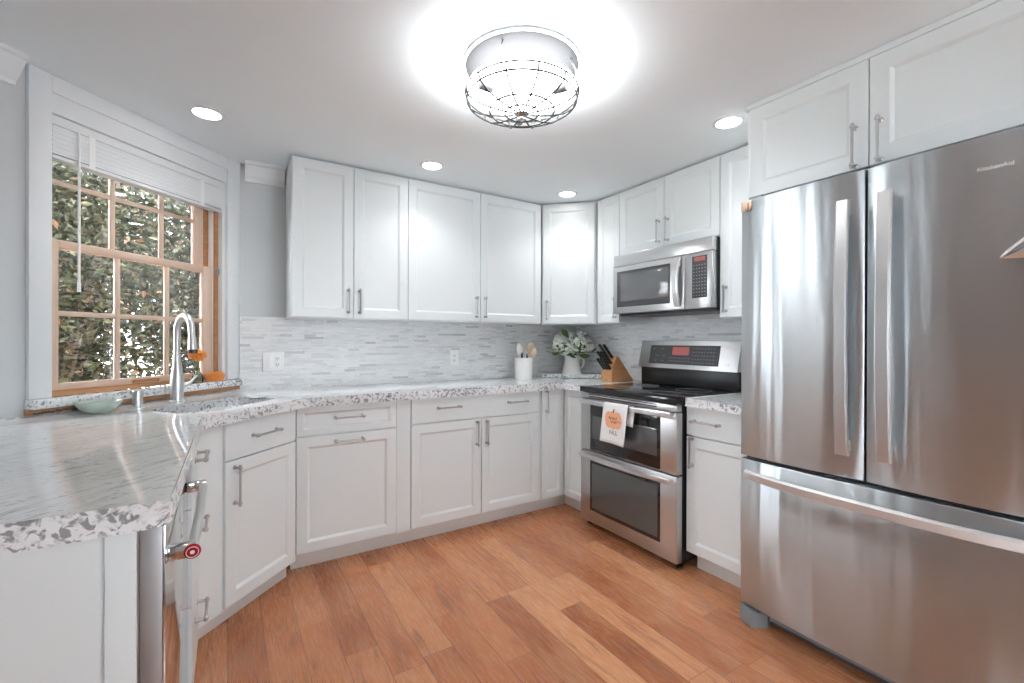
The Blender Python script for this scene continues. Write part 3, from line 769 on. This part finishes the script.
# dish towel over the upper oven handle
t = thing('dish_towel', 'white dish towel printed with an orange pumpkin hanging on the upper oven handle', 'towel', (2.0, 2.309, 0), R(-90))
def towel_sheet(x0, x1, path, name, amp=.004):
    B = MB(); bm = B.bm; n = 10; rows = []
    for j, (y, z) in enumerate(path):
        row = []
        for i in range(n+1):
            u = i/n; k = j/(len(path)-1)
            row.append(bm.verts.new((x0+(x1-x0)*u-(.030*(.826-z)/.22 if z < .826 else 0), y-amp*math.sin(u*6.5+1)*k, z-.006*u*k)))
        rows.append(row)
    for A, Bq in zip(rows, rows[1:]):
        for i in range(n): bm.faces.new((A[i], A[i+1], Bq[i+1], Bq[i]))
    o = B.build(name, TOWEL, t); md_ = o.modifiers.new('thick', 'SOLIDIFY'); md_.thickness = .0025; md_.offset = 0
    return o
top = [(-.040, .846), (-.052, .848), (-.062, .842), (-.0645, .83)]
tf = towel_sheet(.283, .478, top+[(-.0645, .83-.22*k/10) for k in range(1, 11)], 'front_flap')
towel_sheet(.300, .500, [(-.040, .846), (-.031, .840), (-.029, .828)]+[(-.030, .828-.10*k/5) for k in range(1, 6)], 'back_flap', .003)
def disc(cx, cz, rx, rz, yy, n=28):
    B = MB(); v = [B.bm.verts.new((cx+rx*math.cos(2*PI*k/n), yy(cx+rx*math.cos(2*PI*k/n)), cz+rz*math.sin(2*PI*k/n))) for k in range(n)]; B.bm.faces.new(v); return B
B = MB(); ty = -.0715
for dx, rx in ((-.036, .032), (.036, .032), (0, .036)):
    v = [B.bm.verts.new((.370+dx+rx*math.cos(2*PI*k/24), ty-(.0004 if dx == 0 else 0),   .750+(.055 if dx == 0 else .050)*math.sin(2*PI*k/24))) for k in range(24)]; B.bm.faces.new(v)
B.build('pumpkin_print', ORANGEPRINT, tf, smooth=False)
B = MB()
B.tube([(.372, ty-.001, .795), (.374, ty-.001, .808), (.381, ty-.001, .816)], .0028, 6)
def scrib(pts): B.tube([(x, ty-.0016, z) for x, z in pts], .0014, 5)
scrib([(.335+.006*k, .758+.010*math.sin(k*1.9)+.004*(k % 2)) for k in range(12)])
scrib([(.350+.006*k, .738+.007*math.sin(k*2.3)) for k in range(9)])
scrib([(.392, .742), (.405, .747), (.418, .742), (.430, .744)])
B.build('script_print', INK, tf)
text_mesh('towel_lettering', 'FALL', .036, INK, tf, face_at(.372, ty-.001, .675, .85), .0004)

# power cord beside the backguard
B = MB(); B.tube([(2.655, 1.535, 1.235), (2.640, 1.530, 1.23), (2.625, 1.532, 1.15), (2.63, 1.531, 1.05), (2.62, 1.531, .96), (2.60, 1.530, .925)], .004, 8).box(2.645, 2.679, 1.522, 1.548, 1.222, 1.248, .004)
tag(B.build('power_cord', BLACK), 'black power cord hanging on the tile beside the range backguard', 'cord')

# ------------------------------------------------------------------ microwave
t = thing('microwave', 'stainless over-the-range microwave with a curved handle', 'microwave', (2.30, 2.3158, 0), R(-90))
wM = .770
MB().box(.004, wM-.004, .045, .36, 1.412, 1.814).build('body', DARK, t, smooth=False)
MB().box(0, wM, .005, .05, 1.735, 1.815, .004).build('top_panel', STEEL, t)
MB().box(0, .588, 0, .047, 1.410, 1.732, .004).build('door', STEEL, t)
d = MB().box(.590, wM, 0, .047, 1.410, 1.732, .004).build('control_side', STEEL, t)
md = MB().box(.038, .485, -.0015, .004, 1.452, 1.698, .001).build('window_frame', DARK, t)
MB().box(.070, .470, -.0024, .002, 1.488, 1.680, .001).build('window_glass', MWGLASS, t)
strap(.545, 1.428, 1.722, .040, .046, 14, .030).build('handle', SATIN, t)
MB().box(.640, .738, -.0016, .004, 1.470, 1.712, .001).build('keypad', DARK, d)
MB().box(.655, .725, -.0026, .0, 1.682, 1.705).build('display', REDLED, d, smooth=False)
B = MB()
for i in range(5):
    for j in range(10):
        x = .653+i*.018; z = 1.483+j*.0195; B.box(x-.004, x+.004, -.0024, -.001, z-.0028, z+.0028)
B.build('key_legend', GREYP, d, smooth=False)
MB().box(.01, wM-.01, .06, .36, 1.395, 1.412).build('underside_vent', BLACK, t, smooth=False)

# ------------------------------------------------------------------ outlets
def outlet(x, gangs, label):
    t = thing('wall_outlet', label, 'outlet', (x, YW-.010, 1.085), 0)
    wv = .072 if gangs == 1 else .118
    MB().box(-wv/2, wv/2, -.007, 0, -.059, .059, .003).build('cover_plate', PLATE, t)
    for g in range(gangs):
        cx = 0 if gangs == 1 else (-.024+g*.047)
        rk = MB().box(cx-.016, cx+.016, -.0085, -.005, -.033, .033, .0015).build('receptacle' if g == gangs-1 else 'switch', PLATE, t)
        if g == gangs-1:
            B = MB()
            for z in (-.018, .018):
                B.box(cx-.008, cx-.005, -.0089, -.008, z-.004, z+.006).box(cx+.005, cx+.008, -.0089, -.008, z-.004, z+.006).box(cx-.0025, cx+.0025, -.0089, -.008, z-.011, z-.007)
            B.build('socket_slot', DARK, rk, smooth=False)
outlet(.240, 2, 'double white outlet and switch plate on the tile nearest the window')
outlet(1.470, 1, 'single white outlet plate on the tile left of the utensil crock')

# ------------------------------------------------------------------ faucet, dispenser, bowl
c = D45(1.775, 2.07)
t = thing('faucet', 'tall brushed gooseneck pull-down faucet behind the sink', 'faucet', (c[0], c[1], .915), R(28)); t.scale = (.95, .95, .94)
B = MB(); B.lathe([(0, 0), (.034, 0), (.034, .008), (.028, .014), (.027, .03), (.031, .07), (.031, .10), (.026, .15), (.019, .20), (.0165, .23), (.0165, .232), (.0185, .234), (.0185, .246), (.0165, .248), (.0155, .25)], 28)
B.build('base_body', SATIN, t)
B = MB(); pts = [(0, 0, .25), (0, 0, .33)]+[(0, -.072+.072*math.cos(a), .365+.082*math.sin(a)) for a in [PI*k/14 for k in range(0, 14)]]+[(0, -.144, .36), (0, -.148, .335)]
B.tube(pts, .0150, 16); B.build('neck', SATIN, t)
B = MB(); B.tube([(0, -.148, .338), (0, -.150, .32), (0, -.153, .285), (0, -.154, .272)], [.016, .018, .020, .0205], 18); sh = B.build('spray_head', SATIN, t)
B = MB(); B.tube([(0, -.1535, .274), (0, -.1545, .256)], [.0215, .0200], 18); B.build('spray_collar', DARK, sh)
B = MB(); B.tube([(.026, 0, .085), (.045, 0, .09), (.062, -.004, .10), (.088, -.012, .135)], [.014, .013, .008, .006], 12); B.build('lever', SATIN, t)
c = D45(1.59, 2.07)
t = thing('soap_dispenser', 'short brushed metal dispenser cap left of the faucet', 'dispenser', (c[0], c[1], .915))
MB().lathe([(0, 0), (.024, 0), (.024, .004), (.019, .006), (.019, .055)], 24).build('stem', SATIN, t)
MB().lathe([(.019, .0552), (.021, .056), (.021, .075), (.019, .078), (0, .078)], 24).build('cap', SATIN, t)
t = thing('glass_bowl', 'pale green glass bowl on the counter by the window ledge', 'bowl', (-.452, 2.492, .9155)); t.scale = (.84, .84, .9)
MB().lathe([(0, .003), (.035, .003), (.04, 0), (.045, .004), (.070, .020), (.088, .044), (.092, .052), (.090, .053), (.084, .045), (.066, .024), (.04, .009), (0, .008)], 36).build('bowl', plain('pale_green_glass', (.50, .58, .52), .12), t)
# pumpkin and flower on the ledge
lp = DW @ Vector((-.090, -.001, ST))
t = thing('pumpkin', 'small orange pumpkin on the right end of the window ledge', 'pumpkin', lp)
prof = [(0, .012), (.012, .004), (.030, 0), (.045, .008), (.0515, .026), (.048, .044), (.034, .053), (.014, .053), (0, .047)]
B = MB(); B.lathe(prof, 48, squash=lambda k, n: 1-.055*abs(math.cos(PI*k*8/n))**6); B.build('flesh', PUMPKIN, t)
B = MB(); B.tube([(0, 0, .046), (.002, 0, .056), (.006, .002, .063)], [.006, .0045, .005], 8); B.build('stem', BROWNW, t)
fl = DW @ Vector((-.20, -.004, ST))
t = thing('bud_vase', 'small clear vase holding an orange flower on the ledge behind the faucet', 'vase', fl)
B = MB(); B.lathe([(0, .003), (.024, 0), (.028, .01), (.026, .035), (.012, .06), (.010, .075), (.013, .08), (.011, .079), (.0085, .073), (.010, .06), (.023, .035), (.024, .012), (0, .008)], 24); B.build('glass', GREENGLASS, t)
st = bpy.data.objects.new('flower', None); C.objects.link(st)
B = MB(); B.tube([(0, 0, .012), (.003, 0, .09), (-.004, 0, .145)], .0022, 6); B.build('stem', LEAF, st)
def petals(B, c, n, r, size, rnd):
    for i in range(n):
        th = rnd.random()*2*PI; ph = math.acos(1-1.75*rnd.random()); d_ = Vector((math.sin(ph)*math.cos(th), math.sin(ph)*math.sin(th), math.cos(ph)))
        p = Vector(c)+d_*r; u = d_.cross(Vector((rnd.random()-.5, rnd.random()-.5, rnd.random()-.5))).normalized(); w_ = d_.cross(u)
        s = size*(.75+.5*rnd.random())
        a = p+u*s+d_*s*.25; b2 = p+w_*s*.7+d_*s*.1; c2 = p-u*s+d_*s*.25; d2 = p-w_*s*.7+d_*s*.1
        B.quad(a, b2, c2, d2)
rnd = random.Random(3); B = MB()
for cc in ((0, 0, .165), (.022, -.006, .150), (-.024, .004, .150), (.004, -.01, .135)): petals(B, cc, 40, .017, .011, rnd)
B.build('blossom', ORANGE, st)
tag(st, 'orange flower in the small vase behind the faucet', 'flower'); st.location = fl

# ------------------------------------------------------------------ utensil crock
t = thing('utensil_crock', 'white cylindrical ceramic crock holding kitchen utensils', 'crock', (1.975, 2.965, .9155))
MB().lathe([(0, .002), (.066, .002), (.070, 0), (.072, .006), (.072, .165), (.070, .169), (.066, .169), (.065, .165), (.065, .012), (0, .010)], 40).build('crock_wall', CERAMIC, t)
def utensil(name, label, x, y, lean, hd, mat, L=.26):
    o = thing(name, label, 'utensil', (1.975+x*.6, 2.965+y*.6, .929), 0, 'utensils in the white crock')
    d = Vector((lean[0], lean[1], 1)).normalized()
    MB().tube([d*0, d*(L*.45), d*(L*.72)], [.005, .006, .005], 8).build('handle', mat, o)
    B = MB(); B.ball((0, 0, 0), 1, n=14); rm = Matrix.Rotation(math.atan2(d.x, d.z), 4, 'Y') @ Matrix.Rotation(-math.atan2(d.y, 1), 4, 'X')
    B.xf(Matrix.Translation(d*(L*.72+hd[2]*.8)) @ rm @ Matrix.Diagonal((hd[0], hd[1], hd[2], 1))); B.build('head', mat, o)
utensil('spatula', 'pale flat spatula at the left in the white crock', -.04, -.02, (-.08, .02), (.028, .007, .050), CERAMIC, .25)
utensil('wooden_spoon', 'broad tan wooden spoon at the right in the white crock', .045, .0, (.16, -.04), (.036, .013, .050), SPOONW, .26)
utensil('wooden_spoon', 'slim pale wooden spoon in the middle of the white crock', .0, .03, (.03, .05), (.022, .008, .040), SPOONW, .27)
utensil('ladle', 'cream ladle behind the wooden spoons in the white crock', .03, -.035, (.24, -.10), (.032, .012, .036), SPOONW, .245)
utensil('whisk', 'dark handled tool standing at the left inside the white crock', -.05, -.03, (-.01, -.04), (.010, .010, .030), DARK, .20)
utensil('peeler', 'short dark handled tool at the centre of the white crock', .02, -.045, (.0, -.03), (.010, .008, .028), DARK, .195)

# ------------------------------------------------------------------ pitcher with hydrangeas
pc = Vector((2.40, 2.885, .9455))
t = thing('pitcher', 'white ceramic pitcher holding hydrangeas on the corner slab', 'pitcher', pc)
MB().lathe([(0, .002), (.076, .002), (.080, 0), (.081, .008), (.076, .03), (.066, .07), (.058, .11), (.058, .135), (.066, .155), (.063, .155), (.054, .137), (.054, .11), (.062, .07), (.07, .02), (0, .012)], 40).build('jug', CERAMIC, t)
hx = Vector((.846, -.533, 0))
B = MB(); B.tube([pc*0+hx*.054+Vector((0, 0, .13)), hx*.085+Vector((0, 0, .135)), hx*.100+Vector((0, 0, .11)), hx*.092+Vector((0, 0, .075)), hx*.070+Vector((0, 0, .045))], [.007, .0075, .0075, .007, .006], 10); B.build('handle', CERAMIC, t)
rnd = random.Random(11)
def leaf_mb(q, d_, s_, L):
    B = MB(); bm = B.bm; nn = d_.cross(s_).normalized(); prev = None
    rows = []
    for k in range(6):
        u = k/5; w_ = math.sin(PI*(u*.9+.05))**.8; p = q+d_*L*u-nn*L*.25*u*u
        rows.append([bm.verts.new(p-s_*w_-nn*-.004), bm.verts.new(p), bm.verts.new(p+s_*w_+nn*.004)])
    for A, Bq in zip(rows, rows[1:]):
        for i in range(2): bm.faces.new((A[i], A[i+1], Bq[i+1], Bq[i]))
    return B
heads = [(-.10, -.02, .235, .062), (-.045, -.06, .205, .056), (.055, -.05, .245, .072), (.115, .0, .235, .058), (.0, .04, .285, .052), (-.09, .04, .285, .045), (.09, .05, .30, .050)]
fwv = Vector((.533, .846, 0))
for i, (a, b2, z, r) in enumerate(heads):
    r *= 1.12
    dirs = ['far left', 'low left front', 'big centre right', 'far right', 'rear middle', 'upper left rear', 'upper right rear']
    o = thing('hydrangea', 'white hydrangea head at the %s of the pitcher bouquet' % dirs[i], 'flower', pc, 0, 'hydrangeas in the white pitcher')
    c = hx*a+fwv*b2+Vector((0, 0, z))
    B = MB(); petals(B, c, 60, r*.72, .017, rnd); petals(B, c, 105, r*.95, .0165, rnd); fh = B.build('flower_head', PETAL, o, smooth=False)
    B = MB(); B.ball(c, r*.66, n=10); B.build('shade_core', LEAF, fh)  # dark ball put inside to deepen the shade between petals
    MB().tube([Vector((a*.12, b2*.12, .03)), Vector((a*.25, b2*.25, .14)), c*.85+Vector((0, 0, 0)), c], .0028, 6).build('stem', LEAF, o)
    for k in range(4):
        th = rnd.random()*2*PI; q = c+Vector((math.cos(th), math.sin(th), 0))*r*.75+Vector((0, 0, -r*.75)); d_ = Vector((math.cos(th), math.sin(th), -.35+.5*rnd.random())).normalized(); s_ = d_.cross(Vector((0, 0, 1))).normalized()
        L = .055+.02*rnd.random()
        leaf_mb(q, d_, s_*.022, L).build('leaf', LEAF, o)
o = thing('foliage_sprig', 'dark green leaves rising at the top of the pitcher bouquet', 'leaves', pc)
B = MB()
for (a, b2, z, th, el) in ((-.03, -.05, .30, 2.0, .9), (-.035, -.03, .31, 2.8, .7), (.02, -.06, .20, -1.0, -.4), (-.01, -.075, .165, -2.0, -.6), (.05, -.07, .165, -.9, -.5), (-.02, -.09, .16, -2.3, -.3), (.075, -.06, .17, -.3, -.5), (-.1, -.05, .18, 3.0, -.3)):
    q = hx*a+fwv*b2+Vector((0, 0, z)); d_ = Vector((math.cos(th)*math.cos(el), math.sin(th)*math.cos(el), math.sin(el))); s_ = d_.cross(Vector((.3, .5, .8))).normalized()
    leaf_mb(q, d_, s_*.024, .075).build('leaf', LEAF, o)
B = MB(); B.tube([(0, 0, .03), (-.012, -.01, .2), (-.04, -.04, .30)], .0022, 6); B.build('stem', LEAF, o)

# ------------------------------------------------------------------ knife block
kb = Vector((2.395, 2.425, .9155))
t = thing('knife_block', 'slanted wooden knife block on the counter left of the range', 'knife block', kb)
prof = [(0, 0), (.232, 0), (.070, .188), (.048, .192), (0, .072)]
B = MB(); B.prism(prof, 0, .105, .003, axis=1); B.build('block', BLOCKW, t)
kd = Vector((-.67, 0, .74)).normalized()
slots = [(.006, .02, .10, .0125), (.006, .05, .10, .0125), (.006, .08, .10, .0125), (.022, .022, .115, .011), (.022, .052, .115, .011), (.022, .083, .115, .011), (.040, .03, .125, .011), (.040, .075, .125, .011)]
knames = ['front lower left', 'front lower middle', 'front lower right', 'middle row front', 'middle row centre', 'middle row back', 'top row front', 'top row back']
for i, (f, y, L, r) in enumerate(slots):
    q = Vector((f*.95, y, .072+f*2.5+.004))+kd*.002
    o = thing('kitchen_knife', 'black handled knife in the wooden block, %s' % knames[i], 'knife', kb+q, 0, 'knives in the wooden block')
    r *= 1.3; L *= 1.08
    B = MB(); B.box(-r*.62, r*.62, -.0085, .0085, 0.0, L, .004)
    for v in B.bm.verts: v.co.x += .004*math.sin(v.co.z/L*PI)
    rm = Matrix.Rotation(math.atan2(kd.x, kd.z), 4, 'Y'); B.xf(rm); B.build('handle', BLACK, o)
    B = MB()
    for s in (.25, .55, .82): B.tube([Vector((0, -.0091, L*s)), Vector((0, .0091, L*s))], .0022, 6)
    B.xf(rm); B.build('rivet', NICKEL, o)
    B = MB(); B.box(-r*.6, r*.6, -.0075, .0075, -.004, .006, .001); B.xf(rm); B.build('bolster', NICKEL, o)

# ------------------------------------------------------------------ caged ceiling lamp
lc = Vector((.965, 1.466, ZC))
t = thing('ceiling_light', 'round caged flush ceiling light with a wire bowl', 'ceiling light', lc)
MB().lathe([(0, 0), (.216, 0), (.222, -.005), (.219, -.012), (.205, -.016), (0, -.016)], 48).build('pan', PAN, t)
RC = .218
B = MB(); B.loop([(RC*math.cos(a), RC*math.sin(a), -.112) for a in [2*PI*k/64 for k in range(64)]], .0030, 8)
B.loop([(.212*math.cos(a), .212*math.sin(a), -.138) for a in [2*PI*k/64 for k in range(64)]], .0034, 6)
B.loop([(.125*math.cos(a), .125*math.sin(a), -.176) for a in [2*PI*k/48 for k in range(48)]], .0034, 6)
B.loop([(.066*math.cos(a), .066*math.sin(a), -.184) for a in [2*PI*k/36 for k in range(36)]], .0034, 6)
for k in range(12):
    a = 2*PI*(k+.4)/12
    B.tube([(r_*math.cos(a), r_*math.sin(a), z) for r_, z in ((RC, -.112), (.212, -.138), (.178, -.160), (.125, -.176), (.066, -.184), (.016, -.188))], .0034, 6)
B.build('cage', CAGE, t)
MB().lathe([(0, -.178), (.022, -.181), (.026, -.187), (.021, -.193), (.010, -.197), (.011, -.206), (.006, -.213), (0, -.215)], 24).build('finial', NICKEL, t)
B = MB()
for k in range(4):
    a = 2*PI*(k+.4)/4; B.tube([(.19*math.cos(a), .19*math.sin(a), -.014), (.212*math.cos(a), .212*math.sin(a), -.06), (RC*math.cos(a), RC*math.sin(a), -.112)], .003, 8)
B.build('hanger_rod', NICKEL, t)
MB().lathe([(0, -.100), (.150, -.100), (.205, -.096), (.2085, -.092)], 48).build('glow_disc', DISCGLOW, t)  # glowing disc added for the bulb glare and the downward light
MB().lathe([(.2085, -.0915), (.205, -.086), (0, -.086)], 48).build('added_uplight', OPAL, t)  # hidden emitter added to throw the bright halo on the ceiling
MB().loop([(.222*math.cos(a), .222*math.sin(a), -.008) for a in [2*PI*k/64 for k in range(64)]], .0055, 10).build('added_pan_rim', TRIM, t)  # white ring added to lighten the unlit edge of the pan
MB().tube([(0, 0, -.016), (0, 0, -.182)], .006, 10).build('stem', NICKEL, t)
for k in range(3):
    a = R(60+120*k); d_ = Vector((math.cos(a), math.sin(a), 0))
    sk = MB().tube([d_*.185+Vector((0, 0, -.128)), d_*.135+Vector((0, 0, -.128))], .016, 14).build('socket', GREYP, t)
    MB().tube([d_*.135+Vector((0, 0, -.128)), d_*.12+Vector((0, 0, -.128)), d_*.095+Vector((0, 0, -.128)), d_*.07+Vector((0, 0, -.128)), d_*.055+Vector((0, 0, -.128))], [.012, .014, .026, .028, .012], 16).build('bulb', BULB, t)

# recessed lights
def can(x, y, label):
    t = thing('recessed_light', label, 'recessed light', (x, y, ZC), 0, 'recessed ceiling lights')
    MB().lathe([(.054, -.001), (.058, -.006), (.070, -.005), (.075, -.001), (.075, -.0002), (.054, -.0002)], 36).build('trim_ring', TRIM, t)
    MB().lathe([(0, -.0035), (.046, -.0035), (.055, -.002)], 36).build('lens', LENS, t)
    ld = bpy.data.lights.new('can_light', 'SPOT'); ld.energy = CAN_W; ld.spot_size = R(125); ld.spot_blend = 1.0; ld.shadow_soft_size = .05; ld.color = (.96, .98, 1)
    lo = bpy.data.objects.new('can_light', ld); C.objects.link(lo); lo.location = (x, y, ZC-.012)
can(-.085, 2.565, 'recessed ceiling light in front of the window')
can(1.050, 2.590, 'recessed ceiling light before the widest wall cabinet')
can(2.080, 2.560, 'recessed ceiling light before the angled corner cabinet')
can(2.060, 1.300, 'recessed ceiling light beside the cabinet over the refrigerator')
can(1.9, -.9, 'added recessed ceiling light out of frame behind the viewer')  # unseen light added to even out the room

# ------------------------------------------------------------------ outside
struct(MB().prism([(-14, -6), (8, -6), (8, 14), (-14, 14)], -.6, -.5).build('ground', GROUND, smooth=False))
def bush(name, label, cat, base, crown, n, mat, size, trunk, seed, group):
    rnd = random.Random(seed); t = thing(name, label, cat, base, 0, group)
    B = MB(); bm = B.bm
    for i in range(n):
        while True:
            p = Vector((rnd.uniform(-1, 1), rnd.uniform(-1, 1), rnd.uniform(-1, 1)))
            if .25 < p.length < 1: break
        p = Vector((p.x*crown[0], p.y*crown[0], crown[2]+p.z*crown[1]))
        u = Vector((rnd.gauss(0, 1), rnd.gauss(0, 1), rnd.gauss(0, .7))).normalized(); w_ = u.cross(Vector((rnd.gauss(0, 1), rnd.gauss(0, 1), rnd.gauss(0, 1)))).normalized()
        s = size*(.6+.8*rnd.random()); nn = u.cross(w_)
        v = [bm.verts.new(p+u*s), bm.verts.new(p+w_*s*.45+nn*s*.1), bm.verts.new(p-u*s), bm.verts.new(p-w_*s*.45+nn*s*.1)]; bm.faces.new(v)
    me = bpy.data.meshes.new('foliage'); bm.to_mesh(me); bm.free(); me.materials.append(mat)
    o = bpy.data.objects.new('foliage', me); C.objects.link(o); o.parent = t; o['kind'] = 'stuff'
    B = MB()
    for k in range(trunk):
        a = 2*PI*k/trunk+rnd.random(); q = .08+.12*rnd.random()
        B.tube([(q*.4*math.cos(a), q*.4*math.sin(a), 0), (q*math.cos(a), q*math.sin(a), crown[2]*.5), (crown[0]*.45*math.cos(a), crown[0]*.45*math.sin(a), crown[2]), (crown[0]*.6*math.cos(a+.3), crown[0]*.6*math.sin(a+.3), crown[2]+crown[1]*.7)], [.05, .04, .025, .008], 8)
    B.build('trunk', BARK, t)
def OW(s, n): p = W(s, n); return (p.x, p.y, -.5)
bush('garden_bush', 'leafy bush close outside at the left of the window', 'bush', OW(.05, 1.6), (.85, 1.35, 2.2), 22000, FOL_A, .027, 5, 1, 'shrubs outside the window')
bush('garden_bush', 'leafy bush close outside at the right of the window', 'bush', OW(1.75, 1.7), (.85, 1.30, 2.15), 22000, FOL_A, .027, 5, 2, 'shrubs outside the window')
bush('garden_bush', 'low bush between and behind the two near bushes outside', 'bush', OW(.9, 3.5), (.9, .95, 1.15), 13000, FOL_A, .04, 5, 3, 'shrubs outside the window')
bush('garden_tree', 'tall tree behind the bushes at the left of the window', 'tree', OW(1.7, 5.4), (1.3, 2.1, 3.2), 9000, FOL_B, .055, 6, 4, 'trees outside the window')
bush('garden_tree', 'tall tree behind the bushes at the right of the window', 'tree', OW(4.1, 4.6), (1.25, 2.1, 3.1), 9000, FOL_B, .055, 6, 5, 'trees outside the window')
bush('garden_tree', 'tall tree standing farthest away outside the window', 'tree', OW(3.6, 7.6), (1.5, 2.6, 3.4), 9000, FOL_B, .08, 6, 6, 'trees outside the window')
t = thing('neighbour_house', 'pale clapboard house glimpsed between the bushes outside', 'house', OW(3.5, 10.5), R(45))
MB().box(-3, 3, 0, 3, 0, 3.4).build('wall', SIDING, t, smooth=False)
B = MB(); B.prism([(-.3, 3.4), (3.3, 3.4), (1.5, 4.9)], -3.2, 3.2, axis=0); B.build('roof', DARK, t, smooth=False)
